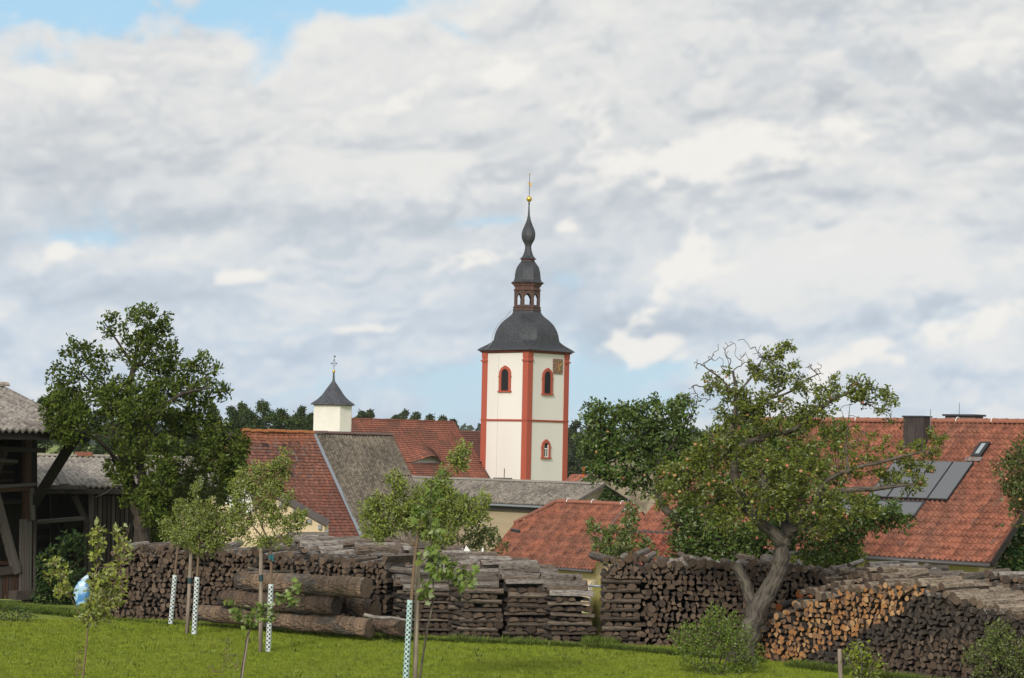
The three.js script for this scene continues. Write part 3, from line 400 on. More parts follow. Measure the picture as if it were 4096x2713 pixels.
// ------------------------------------------------------------------ low grey-roofed barn with ivy gable
{
  const D = 100, R = P(604.6, 484.6, D), t = thing('grey_roofed_barn', 'long low barn with lichen-grey corrugated roof, beige wall and ivy-covered gable end', 'barn', V(R.x, 0, R.z), -A), base = gh(R.x, R.z) - 1, p = 22 * Math.PI / 180, sl = V(0, -Math.sin(p), Math.cos(p)), yR = R.y, L = 20;
  const e0 = P(573.6, 502.4, D), run = 2.6 / Math.cos(p), Hs = run;
  const m = M.asbestos.clone(); m.vertexColors = true; const tn = (i, j, r) => mul([1, 0.98, 0.95], 0.85 + 0.3 * r());
  stuff(obj('roof_sheets', cover('wave', V(-L, yR, 0), V(1, 0, 0), sl, L + 0.02, Hs, { tone: tn, seed: 31 }), m, t));
  stuff(obj('rear_roof_sheets', cover('wave', V(-L, yR, 0), V(1, 0, 0), V(0, sl.y, -sl.z), L + 0.02, Hs, { tone: tn, seed: 31 }), m, t));
  obj('deck', [deck(V(-L, yR, 0), V(1, 0, 0), sl, L - 0.05, Hs - 0.04, 0.08)], M.oldWood, t);
  const eY = yR + sl.y * Hs, eZ = sl.z * Hs;
  obj('wall', slab([V(-0.15, base, eZ - 0.35), V(-0.15, eY - 0.02, eZ - 0.35), V(-0.15, yR - 0.13, 0), V(-0.15, eY - 0.02, -eZ + 0.35), V(-0.15, base, -eZ + 0.35)], V(-L + 0.3, 0, 0)), M.beige, t);
  obj('gutter', [bx(L, 0.09, 0.12, -L / 2, eY - 0.10, eZ + 0.04)], M.zinc, t); obj('fascia', bx(L, 0.24, 0.08, -L / 2, eY - 0.26, eZ - 0.24), M.gutter, t);
  obj('ridge_cap', [beam(V(-L, yR + 0.05, 0.06), V(0, yR + 0.05, 0.06), 0.22, 0.03, V(0, 1, 0.4)), beam(V(-L, yR + 0.052, -0.06), V(0, yR + 0.052, -0.06), 0.22, 0.03, V(0, 1, -0.4))], gmap([0.30, 0.27, 0.23], 2), t);
  obj('verge_trim', beam(V(0.03, yR + 0.02, 0), V(0.03, eY + 0.02, eZ), 0.05, 0.14), M.greyWood, t);
  const cA = toLocal(t, P(506, 481, D + 6)), cB = toLocal(t, P(523, 481, D + 6)); const ch = obj('chimney', bx(0.78, 1.2, 0.5, cA.x / 2 + cB.x / 2, P(514, 478.9, D + 6).y - 0.6, -0.5), M.brick, t); obj('chimney_cap', bx(0.84, 0.06, 0.56, cA.x / 2 + cB.x / 2, P(514, 478.9, D + 6).y + 0.03, -0.5), M.mortar, ch);
  obj('rod', bx(0.03, 0.5, 0.03, cA.x / 2 + cB.x / 2 + 0.1, P(514, 478.9, D + 6).y + 0.3, -0.5), M.iron, t);
  // ivy on the gable
  const r = rng(44), list = []; for (let i = 0; i < 2600; i++) { const z = eZ * (r() * 2 - 1) * 0.95, top = yR - 0.2 - Math.abs(z) * Math.tan(p), y = top - r() * 2.4; if (z > 0.3 && (fbm2(z * 3, y * 0.8, 3) < 0.10 || y > top - 0.2)) continue; list.push([V(-0.08 + r() * 0.14, y, z), 0.14 + 0.06 * r(), V(1, -0.5 + r(), r() - 0.5)]); }
  t.userData.ivy = list; globalThis.IVY = [t, list];
}

// ------------------------------------------------------------------ small house with half-hipped red roof
{
  const D = 84, K = P(593.6, 570, D), t = thing('red_roofed_house', 'small cream house with half-hipped red pantile roof in front of the grey-roofed barn', 'house', V(K.x, 0, K.z), -A), yE = K.y, base = gh(K.x, K.z) - 0.6, p = 39.6 * Math.PI / 180;
  const Rr = P(630, 505.2, D + 3), lr = toLocal(t, Rr); const rise = lr.y - yE, run = rise / Math.tan(p), yR = lr.y, Ln = -toLocal(t, P(484, 569, D)).x, wl = t.localToWorld(V(0, yE, 0));
  const L = -along(wl, VV, 484.5), sl = V(0, -Math.sin(p), Math.cos(p)), Hs = rise / Math.sin(p), hipT = Hs * 0.40, hipW = 1.75, wr = t.localToWorld(V(0, yR, -run));
  const s0 = -along(wr, VV, 558), s1 = -along(wr, VV, 630); // ridge ends, measured from the right verge
  const keep = (a, b) => { const lx = L - a; return b > hipT || (lx > s1 * (1 - b / hipT) && lx < L - (L - s0) * (1 - b / hipT)); };
  const tone = panTone([0.345, 0.126, 0.072], 0.025);
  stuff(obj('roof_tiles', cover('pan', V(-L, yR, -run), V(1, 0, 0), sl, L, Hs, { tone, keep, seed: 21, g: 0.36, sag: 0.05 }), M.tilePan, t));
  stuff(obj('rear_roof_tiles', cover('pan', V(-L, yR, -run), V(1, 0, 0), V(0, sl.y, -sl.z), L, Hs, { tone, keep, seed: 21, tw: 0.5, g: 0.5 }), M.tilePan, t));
  // hip on the right
  const hA = V(-s1, yR, -run), hy = yR + sl.y * hipT, hz = sl.z * hipT, hB = V(0.0, hy, -run + hz), hC = V(0.0, hy, -run - hz), hd = V(s1, hy - yR, 0), hl = hd.length(); hd.normalize();
  const ext = 0.5; stuff(obj('hip_tiles', cover('pan', V(-s1, yR, -run + hz), V(0, 0, -1), hd, 2 * hz, hl + ext, { tone, seed: 5, g: 0.36, keep: (a, b) => Math.abs(a - hz) < hz * Math.min(1, b / hl) }), M.tilePan, t));
  obj('hip_gutter', bx(0.12, 0.12, 2 * hz, hd.x * ext + 0.06, hy + hd.y * ext - 0.05, -run), M.gutter, t);
  const hl2 = V(-L, hy, 0), hA2 = V(-s0, yR, -run), hd2 = V(-(L - s0), hy - yR, 0), l2 = hd2.length(); hd2.normalize();
  stuff(obj('hip_tiles', cover('pan', V(-s0, yR, -run - hz), V(0, 0, 1), hd2, 2 * hz, l2, { tone, seed: 6, g: 0.36, keep: (a, b) => Math.abs(a - hz) < hz * b / l2 }), M.tilePan, t));
  ridgeRow(t, V(-s0, yR + 0.0, -run), V(-s1, yR + 0.0, -run), 0.15, 0.42, ridgeM);
  ridgeRow(t, hA.clone().add(V(0, 0.05, 0)), hB.clone().add(V(0.02, 0.06, 0)), 0.12, 0.42, ridgeM, 'hip_tile'); ridgeRow(t, hA2.clone().add(V(0, 0.04, 0)), V(-L, hy + 0.06, -run + hz), 0.12, 0.42, gmap([0.22, 0.085, 0.055], 2, { side: THREE.DoubleSide }), 'hip_tile');
  for (const f of [0.15, 0.5, 0.9]) { const g = new THREE.TorusGeometry(0.15, 0.02, 5, 12, Math.PI); g.rotateY(Math.PI / 2); g.translate(lerp(-s0, -s1, f), yR + 0.03, -run); obj('ridge_clip', g, M.whitePaint, t); }
  for (const f of [0.3, 0.85]) { const g = new THREE.TorusGeometry(0.17, 0.025, 5, 12, Math.PI); g.rotateY(0.4); const q = hA.clone().lerp(hB, f); g.translate(q.x, q.y + 0.05, q.z); obj('ridge_clip', g, M.whitePaint, t); }
  obj('lightning_rod', [bx(0.025, 0.75, 0.025, -s1 - 0.1, yR + 0.38, -run), beam(V(-s1 - 0.1, yR + 0.1, -run + 0.02), V(-s1 - 0.1, yR + sl.y * 2.6 + 0.1, -run + sl.z * 2.6), 0.02, 0.02)], M.zinc, t);
  obj('wall', slab([V(-0.25, base, -0.45), V(-0.25, yE + 0.2, -0.45), V(-0.25, hy - 0.15, -run + hz), V(-0.25, hy - 0.15, -run - hz), V(-0.25, yE + 0.2, -2 * run + 0.45), V(-0.25, base, -2 * run + 0.45)], V(-L + 0.5, 0, 0)), M.creamWall, t);
  obj('gutter', smooth(sweep([V(-L, yE - 0.06, 0.07), V(0, yE - 0.06, 0.07)], [0.075, 0.075], 8)), M.gutter, t);
  obj('vent_pipe', beam(toLocal(t, P(512, 530, D + 1)), toLocal(t, P(519, 531.5, D + 0.5)), 0.14, 0.12), M.iron, t);
}
// ------------------------------------------------------------------ brown barn gable behind, low tiled shed, far cottage
{
  const D = 122, t0 = P(626, 452, D), t = thing('brown_barn', 'brown rendered barn gable half hidden behind the rear apple tree', 'barn', V(t0.x, 0, t0.z), -0.058), b = gh(t0.x, t0.z) - 1, k = D / F, y = t0.y;
  obj('gable_wall', slab([V(-3.3, b, 0), V(-3.3, y - 2.2, 0), V(0, y - 0.1, 0), V(4, y - 2.5, 0), V(4, b, 0)], V(0, 0, -7)), M.brownWall, t);
  for (const s of [[-3.4, -2.25], [4.1, -2.55]]) obj('roof', slab([V(0, y, 0.15), V(s[0], y + s[1], 0.15), V(s[0], y + s[1], -7.2), V(0, y, -7.2)], V(0, 0.10, 0)), M.asbestos, t);
  const c = P(578, 480, 150), u = thing('cottage', 'far cottage with pale red roof and orange vent pipe right of the tower foot', 'house', V(c.x, 0, c.z), -A), kk = 150 / F, yb = P(575, 483, 150).y, yr = P(575, 475, 150).y, bb = gh(c.x, c.z);
  const q = (px, py) => toLocal(u, P(px, py, 150));
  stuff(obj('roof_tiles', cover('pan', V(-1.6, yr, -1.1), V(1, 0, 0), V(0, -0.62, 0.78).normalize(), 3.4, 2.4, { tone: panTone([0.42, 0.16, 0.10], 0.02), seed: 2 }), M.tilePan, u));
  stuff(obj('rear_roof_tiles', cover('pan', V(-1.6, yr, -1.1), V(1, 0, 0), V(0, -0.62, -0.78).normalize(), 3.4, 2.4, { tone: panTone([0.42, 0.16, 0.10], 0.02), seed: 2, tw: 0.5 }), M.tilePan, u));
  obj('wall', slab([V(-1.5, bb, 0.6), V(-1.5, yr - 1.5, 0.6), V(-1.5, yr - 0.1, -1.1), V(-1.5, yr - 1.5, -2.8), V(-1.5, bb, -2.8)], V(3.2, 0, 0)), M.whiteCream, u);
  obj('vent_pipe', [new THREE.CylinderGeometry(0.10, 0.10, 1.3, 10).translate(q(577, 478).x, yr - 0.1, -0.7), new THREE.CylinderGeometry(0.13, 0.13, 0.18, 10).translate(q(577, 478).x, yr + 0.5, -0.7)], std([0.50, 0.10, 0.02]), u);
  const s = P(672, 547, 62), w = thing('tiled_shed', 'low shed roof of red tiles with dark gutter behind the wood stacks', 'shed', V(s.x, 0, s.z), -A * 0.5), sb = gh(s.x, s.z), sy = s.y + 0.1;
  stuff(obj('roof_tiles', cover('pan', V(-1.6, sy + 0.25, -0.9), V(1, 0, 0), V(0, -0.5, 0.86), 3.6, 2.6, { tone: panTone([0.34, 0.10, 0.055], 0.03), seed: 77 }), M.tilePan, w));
  obj('wall', bx(3.2, 2.2, 2.2, 0.1, sy - 2.0, -0.2), M.creamWall, w); obj('gutter', beam(V(-1.7, sy + 0.28, -0.95), V(2.1, sy + 0.24, -0.95), 0.12, 0.12), M.gutter, w); obj('bracket', bx(0.12, 0.5, 0.12, 0.2, sy + 0.1, -0.7), M.gutter, w);
}
// ------------------------------------------------------------------ large house on the right
{
  const D = 66, K = P(991, 563.2, D), t = thing('house', 'large house with bright red pantile roof, dark chimney, skylight and solar panels', 'house', V(K.x, 0, K.z), -A), yE = K.y, base = gh(K.x, K.z) - 1, run = 6.45, L = 15.5, yR = (() => { const rp = t.localToWorld(V(0, 0, -run)), tt = along(rp, VV, 960), q = rp.addScaledVector(VV, tt); return P(960, 422.6, -q.z).y; })(), rise = yR - yE, p = Math.atan(rise / run), sl = V(0, -Math.sin(p), Math.cos(p)), Hs = run / Math.cos(p), nr = V(0, Math.cos(p), Math.sin(p));
  const ov = 0.0; const tone = panTone([0.345, 0.126, 0.072], 0.025);
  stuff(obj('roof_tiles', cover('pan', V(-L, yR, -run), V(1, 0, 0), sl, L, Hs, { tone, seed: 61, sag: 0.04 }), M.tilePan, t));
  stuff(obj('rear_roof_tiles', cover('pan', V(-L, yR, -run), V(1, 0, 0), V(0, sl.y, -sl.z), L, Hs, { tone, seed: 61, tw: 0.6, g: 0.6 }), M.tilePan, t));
  obj('deck', [deck(V(-L, yR, -run), V(1, 0, 0), sl, L - 0.03, Hs - 0.03, 0.12)], M.darkWood, t);
  ridgeRow(t, V(-L, yR + 0.0, -run), V(0, yR + 0.0, -run), 0.17, 0.42, ridgeM);
  for (let i = 0; i < 10; i++) { const g = new THREE.TorusGeometry(0.16, 0.018, 5, 12, Math.PI); g.rotateY(Math.PI / 2); g.translate(-0.6 - i * 1.45, yR + 0.04, -run); obj('ridge_clip', g, M.whitePaint, t); }
  obj('gutter', smooth(sweep([V(-L, yE - 0.07, 0.09), V(0.02, yE - 0.07, 0.09)], [0.085, 0.085], 8)), M.gutter, t);
  obj('verge_board', beam(V(0.03, yR - 0.02, -run), V(0.03, yE - 0.05, 0), 0.05, 0.22), M.darkWood, t);
  obj('wall', slab([V(-0.9, base, -0.8), V(-0.9, yE + 0.35, -0.8), V(-0.9, yR - 0.25, -run), V(-0.9, yE + 0.35, -2 * run + 0.8), V(-0.9, base, -2 * run + 0.8)], V(-L + 1.5, 0, 0)), M.creamWall, t);
  obj('soffit', bx(L - 0.1, 0.05, 0.75, -L / 2, yE - 0.12, -0.4), M.oldWood, t);
  const wo = t.localToWorld(V(0, yE, 0)), wn = nr.clone().applyAxisAngle(V(0, 1, 0), -A), on = (px, py) => { const q = toLocal(t, hitPlane(px, py, wo.clone().addScaledVector(wn, 0.1), wn)); return [q.x, (yE - q.y) / -Math.sin(p) * -1, q]; };
  const st = (px, py) => { const q = toLocal(t, hitPlane(px, py, wo.clone().addScaledVector(wn, 0.1), wn)); return [q.x, (q.y - yE) / Math.sin(p)]; }; // along, up-slope
  const onSlope = (x, u, h) => V(x, yE + Math.sin(p) * u + Math.cos(p) * h, -Math.cos(p) * u + Math.sin(p) * h);
  const plate = (x0, x1, u0, u1, h0, h1) => { const g = new THREE.BoxGeometry(x1 - x0, h1 - h0, u1 - u0); g.applyMatrix4(new THREE.Matrix4().makeBasis(V(1, 0, 0), nr, sl.clone())); g.translate(...onSlope((x0 + x1) / 2, (u0 + u1) / 2, (h0 + h1) / 2).toArray()); return g; };
  const [pr, pu0] = st(946, 503.2), [, pu1] = st(977, 465.5), pl = st(927, 501)[0], pwid = pr - pl + 0.02;
  for (let i = 0; i < 4; i++) { const x1 = pr - i * pwid, x0 = x1 - pwid + 0.02; const s = obj('solar_panel', plate(x0, x1, pu0, pu1, 0.02, 0.16), M.panelFrame, t); obj('pane', plate(x0 + 0.03, x1 - 0.03, pu0 + 0.04, pu1 - 0.03, 0.16, 0.168), M.panel, s); }
  const [qr] = st(925, 503), [, qu0] = st(912, 519), qu1 = pu0 - 0.08;
  for (let i = 0; i < 2; i++) { const x1 = pr - pwid - i * 1.9 - 0.0, x0 = x1 - 1.88; const s = obj('solar_panel', plate(x0, x1, qu0, qu1, 0.02, 0.13), M.panelFrame, t); obj('pane', plate(x0 + 0.05, x1 - 0.08, qu0 + 0.05, qu1 - 0.12, 0.13, 0.138), M.panel, s); }
  const [sx0, su0] = st(969, 458.4), [sx1, su1] = st(991, 444.4), sx = st(979, 458.4)[0];
  const sk = obj('skylight', [plate(sx0, sx, su0, su1, 0.02, 0.13)], M.panelFrame, t); obj('pane', plate(sx0 + 0.12, sx - 0.12, su0 + 0.14, su1 - 0.12, 0.13, 0.136), std([0.30, 0.34, 0.36], { roughness: 0.12 }), sk); obj('apron', plate(sx0 - 0.15, sx + 0.1, su0 - 0.25, su0 - 0.01, 0.07, 0.09), gmap([0.2, 0.17, 0.16], 2), sk);
  const [cx0, cu] = st(903.5, 449), [cx1] = st(922, 456); const cz = onSlope(0, cu, 0).z, cTop = yE + Math.sin(p) * cu + 0.0 + P(916, 415.8, 71).y - P(916, 449, 71).y;
  const wc = (x) => x; const chx = cx0 - 0.17, chw = 0.86, chd = 0.5;
  const ch = obj('chimney', bx(chw, cTop - yE - 1.5, chd, chx + chw / 2 + 0.05, (cTop + yE + 1.5) / 2, cz - chd / 2), M.sheet, t); obj('chimney_cap', bx(chw + 0.08, 0.06, chd + 0.08, chx + chw / 2 + 0.05, cTop + 0.03, cz - chd / 2), M.iron, ch);
  for (let i = 0; i < 3; i++) obj('sheet_joint', bx(0.02, cTop - yE - 1.6, 0.02, chx + 0.2 + i * 0.35, (cTop + yE + 1.6) / 2, cz + 0.008), M.iron, ch);
  obj('rod', bx(0.02, 0.9, 0.02, chx + chw + 0.15, cTop - 0.15, cz - 0.3), M.zinc, t);
  const c2 = toLocal(t, P(969, 418, 76)), c3 = toLocal(t, P(996, 418, 76)), c2y = toLocal(t, P(982, 417, 75.5)).y; const ch2 = obj('chimney', bx(1.2, 1.6, 0.7, c2.x + 0.4, c2y - 0.8, -run - 0.9), M.mortar, t); obj('chimney_cap', bx(1.36, 0.07, 0.86, c2.x + 0.4, c2y + 0.035, -run - 0.9), M.iron, ch2); obj('rod', bx(0.02, 0.5, 0.02, c2.x + 0.2, c2y + 0.25, -run - 0.9), M.zinc, t);
  // ivy round the corner
  const r = rng(45), list = []; for (let i = 0; i < 3000; i++) { const f = r() * 3.0; list.push([V(-0.75 + r() * 0.35, base + r() * (yE + 1.2 - base), -1.4 - f), 0.13 + 0.05 * r(), V(1, r() - 0.5, r() - 0.5)]); }
  globalThis.IVY2 = [t, list];
}

// ------------------------------------------------------------------ open timber barn on the far left
const BA = 25 * Math.PI / 180;
{
  const E = P(93, 432.4, 56), BB = Math.PI / 2 - A, t = thing('timber_barn', 'open dark timber barn with corrugated roof and braced posts at left edge', 'barn', V(E.x, 0, E.z), BB), yE = E.y, p = 16.3 * Math.PI / 180, sl = V(0, -Math.sin(p), Math.cos(p)), Hs = 4.55, L = 14, yR = yE + Math.sin(p) * Hs, zR = -Math.cos(p) * Hs;
  const m = M.asbestosPale.clone(); m.vertexColors = true; m.color.setRGB(0.37, 0.35, 0.33);
  stuff(obj('roof_sheets', cover('wave', V(-L, yR, zR), V(1, 0, 0), sl, L, Hs, { tone: (i, j, r) => mul([1, 0.98, 0.95], 0.85 + 0.3 * r()), tw: 0.21, amp: 0.04, seed: 11 }), m, t));
  stuff(obj('rear_roof_sheets', cover('wave', V(-L, yR, zR), V(1, 0, 0), V(0, sl.y, -sl.z), L, Hs, { tone: () => [0.9, 0.9, 0.9], tw: 0.25, seed: 11 }), m, t));
  ridgeRow(t, V(-L, yR + 0.03, zR), V(0, yR + 0.03, zR), 0.13, 1.1, gmap([0.34, 0.29, 0.24], 2, { side: THREE.DoubleSide }), 'ridge_cap');
  obj('eaves_beam', bx(L, 0.20, 0.14, -L / 2, yE - 0.14, -0.18), M.darkWood, t); obj('verge_beam', beam(V(-0.08, yR - 0.12, zR), V(-0.08, yE - 0.10, -0.1), 0.10, 0.18), M.oldWood, t);
  obj('roof_boards', [deck(V(-L, yR - 0.02, zR), V(1, 0, 0), V(0, sl.y, -sl.z), L - 0.1, Hs - 0.1, 0.04), deck(V(-L, yR - 0.02, zR), V(1, 0, 0), sl, L - 0.1, Hs - 0.1, 0.04)], M.darkWood, t);
  const zw = -2.3, q = (px, py) => { const o = t.localToWorld(V(0, 0, zw)), n = V(Math.sin(BB), 0, Math.cos(BB)); return toLocal(t, hitPlane(px, py, o, n)); }, X = (px, py = 520) => q(px, py).x, Y = (py, px = 25) => q(px, py).y;
  const put = (name, m2, px0, py0, px1, py1, w, dz = 0, d = 0.16) => { const a = q(px0, py0), b = q(px1, py1); a.z += dz; b.z += dz; return obj(name, beam(a, b, w, d, V(0, 0, 1)), m2, t); };
  // main corner post and its boarding
  put('post', M.darkWood, 33, 432, 33, 600, 0.26, -0.10, 0.24); put('post', M.rustWood, 27.5, 435, 27, 522, 0.20, -0.02);
  for (let i = 0; i < 5; i++) put('board', i % 2 ? M.greyWood : std([0.19 + 0.03 * h2(i, 7), 0.165, 0.145], { map: M.greyWood.map }), 19.2 + i * 2.5, 519 + (i > 2 ? 2 : 0), 18.6 + i * 2.5, 600 + 0.9 * i, 0.068, 0.07 + 0.012 * (i % 2), 0.03);
  for (let i = 0; i < 3; i++) { const a = q(31.4 + i * 0.0, 521), b = q(31, 604); a.z += 0.06 - i * 0.16; b.z += 0.06 - i * 0.16; a.x += 0.05; b.x += 0.05; obj('board', beam(a, b, 0.04, 0.15, V(0, 0, 1)), M.oldWood, t); }
  { const a0 = q(31, 508), b0 = q(31, 508); b0.z = -0.35; b0.y = yE - 0.15; b0.x += 0.05; obj('brace', beam(a0, b0, 0.2, 0.22, V(1, 0, 0)), M.darkWood, t); const c0 = a0.clone(), d0 = b0.clone(); c0.x -= 4; d0.x -= 4; obj('brace', beam(c0, d0, 0.2, 0.22, V(1, 0, 0)), M.darkWood, t); } put('rail', M.oldWood, 0, 449, 44, 450.5, 0.14, 0.04, 0.1); put('rail', M.greyWood, -6, 460, 14, 461.5, 0.10, 0.14, 0.1); put('rail', M.greyWood, -6, 486.5, 32, 484, 0.09, 0.16, 0.12); put('rail', M.rustWood, -6, 490, 30, 488.5, 0.13, 0.10, 0.12);
  put('brace', M.oldWood, -4, 476, 6, 448, 0.14, 0.0); put('brace', M.greyWood, -6, 494, 15.5, 573, 0.24, 0.06, 0.15); put('strut', M.greyWood, 28, 488, 29, 520, 0.11, 0.18, 0.1);
  put('rail', M.oldWood, -8, 572, 19, 569, 0.22, 0.05, 0.12); put('rail', M.rustWood, -8, 562, 17, 564, 0.1, -0.2, 0.1);
  for (let i = 0; i < 9; i++) put('plank', i % 3 ? M.rustWood : M.oldWood, -9 + i * 3.1, 571, -9 + i * 3.1, 599, 0.082, 0.02 + 0.01 * (i % 2), 0.03);
  for (let i = 0; i < 9; i++) { const a = q(0, 464 + i * 2.8), b = q(28, 464.4 + i * 2.8); a.x -= 1; a.z -= 0.7 + 0.1 * h2(i, 1); b.z -= 0.7; obj('wall_plank', beam(a, b, 0.07, 0.04, V(0, 0, 1)), i % 3 ? M.darkWood : M.rustWood, t); }
  obj('doorstep', bx(0.7, 0.25, 0.4, X(17, 595), 0.12, zw + 0.3), M.oldWood, t);
  const xp = X(33) + 0.1; obj('back_wall', [bx(L, yE + 0.6, 0.1, xp - L / 2, (yE + 0.6) / 2, -5.6), bx(0.1, yE + 0.5, 3.0, xp - 0.08, (yE + 0.5) / 2, -4.1), bx(L, yE - Y(500) + 0.8, 0.08, xp - L / 2, (yE + Y(500) + 0.8) / 2, -3.1)], M.darkWood, t);  // back, side, and an added inner partition that darkens the open bay
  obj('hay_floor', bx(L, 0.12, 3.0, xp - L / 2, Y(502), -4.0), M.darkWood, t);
}
// ------------------------------------------------------------------ low slatted shed beside it
{
  const E = P(140, 487.2, 61), t = thing('log_shed', 'low grey-roofed shed with open bay and vertical slats left of the fruit tree', 'shed', V(E.x, 0, E.z), BA), yE = E.y, L = 6.5, p = 10 * Math.PI / 180, sl = V(0, -Math.sin(p), Math.cos(p)), yR = P(120, 457.5, 66).y, Hs = (yR - yE) / Math.sin(p), zR = -Hs * Math.cos(p);
  const m = M.asbestosPale.clone(); m.vertexColors = true; m.color.setRGB(0.47, 0.45, 0.425); const tn = (i, j, r) => mul([1, 0.98, 0.95], 0.88 + 0.24 * r());
  stuff(obj('roof_sheets', cover('wave', V(-L + 3, yR, zR), V(1, 0, 0), sl, L, Hs, { tone: tn, seed: 15, amp: 0.03, lift: (a, b) => -0.02 * b * sst(2.0, 0, a) }), m, t));
  obj('deck', [deck(V(-L + 3, yR - 0.05, zR), V(1, 0, 0), sl, L, Hs - 0.1, 0.05)], M.darkWood, t);
  stuff(obj('rear_roof_sheets', cover('wave', V(-L + 3, yR, zR), V(1, 0, 0), V(0, sl.y, -sl.z), L, 2, { tone: tn, seed: 15 }), m, t));
  obj('ridge_cap', beam(V(-L + 3, yR + 0.06, zR), V(3, yR + 0.06, zR), 0.26, 0.06), gmap([0.42, 0.38, 0.32], 2), t); obj('ridge_cap', bx(0.5, 0.13, 0.3, -0.65, yR + 0.1, zR), ridgeM, t);
  obj('lean_sheet', beam(V(-2.0, yE + 0.42, -2.4), V(-2.3, yE + 0.06, 0.02), 0.28, 0.04), M.greyWood, t);
  obj('eaves_beam', [bx(L, 0.16, 0.12, -L / 2 + 3, yE - 0.14, -0.06)], M.oldWood, t); obj('fascia', bx(1.1, 0.12, 0.05, -2.2, yE - 0.02, 0.06), M.greyWood, t);
  const zw = -0.35, q = (px, py) => { const o = t.localToWorld(V(0, 0, zw)), n = V(Math.sin(BA), 0, Math.cos(BA)); return toLocal(t, hitPlane(px, py, o, n)); };
  const put = (name, m2, px0, py0, px1, py1, w, dz = 0, d = 0.12) => { const a = q(px0, py0), b = q(px1, py1); a.z += dz; b.z += dz; return obj(name, beam(a, b, w, d, V(0, 0, 1)), m2, t); };
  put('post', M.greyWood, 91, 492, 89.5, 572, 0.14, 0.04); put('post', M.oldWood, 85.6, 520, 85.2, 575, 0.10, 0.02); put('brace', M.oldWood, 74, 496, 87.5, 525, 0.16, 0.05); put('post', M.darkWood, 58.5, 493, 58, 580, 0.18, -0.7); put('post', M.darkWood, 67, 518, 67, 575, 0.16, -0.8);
  for (let i = 0; i < 10; i++) put('slat', i % 3 === 1 ? M.greyWood : i === 7 ? M.rustWood : M.oldWood, 95.5 + i * 4.45, 496 - i * 0.1, 95 + i * 4.45, 570, 0.098, 0.02, 0.03);
  for (const y of [499, 522, 540]) put('rail', M.darkWood, 92, y, 140, y - 0.4, 0.10, -0.08, 0.06);
  put('shelf', M.greyWood, 24, 522, 79, 517.6, 0.10, 0.45, 0.5); put('shelf_bracket', M.greyWood, 39, 522.5, 45, 522, 0.09, 0.5, 0.1);
  for (let i = 0; i < 8; i++) put('wall_plank', i % 2 ? M.darkWood : std([0.06, 0.05, 0.042], { map: M.darkWood.map }), 34, 528 + i * 6.2, 92, 527 + i * 6.2, 0.16, -1.3, 0.04);
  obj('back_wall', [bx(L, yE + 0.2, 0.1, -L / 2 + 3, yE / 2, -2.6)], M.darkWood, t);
  for (const [a, b] of [[[37, 586], [41.5, 596]], [[46, 596], [49, 582]]]) put('loose_board', M.oldWood, ...a, ...b, 0.16, 0.4, 0.04);
}

// ------------------------------------------------------------------ leaves, crowns, trees
function leafGeo(w = 0.5, curl = 0.16, fold = 0.10) { const t = new TB(), b = V(0, 0, 0), l = V(-w / 2, 0.5, fold), r = V(w / 2, 0.5, fold), m = V(0, 0.52, 0), e = V(0, 1, -curl); for (const [a, c, d] of [[b, m, l], [b, r, m], [l, m, e], [m, r, e]]) t.tri(a, c, d, [a.x, a.y], [c.x, c.y], [d.x, d.y]); return t.geo(); }
function mapleGeo() { const t = new TB(), c = V(0, 0.42, 0.05), pts = [[0, 0], [0.12, 0.1], [0.42, 0.02], [0.34, 0.22], [0.58, 0.42], [0.34, 0.46], [0.24, 0.62], [0.10, 0.70], [0, 1.0]]; const all = [...pts, ...pts.slice(1, -1).reverse().map(([x, y]) => [-x, y])].map(([x, y]) => V(x, y, -0.10 * Math.abs(x) - 0.06 * y)); for (let i = 0; i < all.length; i++) { const a = all[i], b = all[(i + 1) % all.length]; t.tri(c, a, b, [0, 0], [0, 1], [1, 0]); } return t.geo(); }
// a spray: several leaves of a far crown in one small shape
function sprayGeo(n, seed, w = 0.5) { const r = rng(seed), L = (() => { const t = new TB(), a = V(0, 0, 0), b = V(-0.3, 0.5, 0.1), c = V(0.3, 0.5, 0.1), e = V(0, 1, 0); t.tri(a, c, b, [0, 0], [1, 0], [0, 1]); t.tri(b, c, e, [0, 0], [1, 0], [0, 1]); return t.geo(); })(), out = []; for (let i = 0; i < n; i++) { const g = L.clone(); g.scale(0.5, 0.5, 0.5); g.rotateX(r() * 6.28); g.rotateY(r() * 6.28); g.rotateZ(r() * 6.28); g.translate((r() - 0.5) * 0.9, (r() - 0.5) * 0.9, (r() - 0.5) * 0.9); out.push(g); } return mergeGeometries(out); }
const LEAF = leafGeo(0.52), LEAFN = leafGeo(0.42), MAPLE = mapleGeo(), SPRAY = sprayGeo(9, 3), IVYG = leafGeo(0.9, 0.1);
const leafM = (() => { const m = new THREE.MeshPhysicalMaterial({ color: 0xffffff, roughness: 0.75, specularIntensity: 0.35, side: THREE.DoubleSide }); return m; })();
const grassM = std([1, 1, 1], { side: THREE.DoubleSide });
function copies(name, geo, m, list, parent) { // list: [matrix, color]
  const o = new THREE.InstancedMesh(geo, m, list.length); list.forEach(([a, c], i) => { o.setMatrixAt(i, a); o.setColorAt(i, c); }); o.castShadow = o.receiveShadow = true; o.name = parent ? name : numbered(name); (parent || scene).add(o); return o;
}
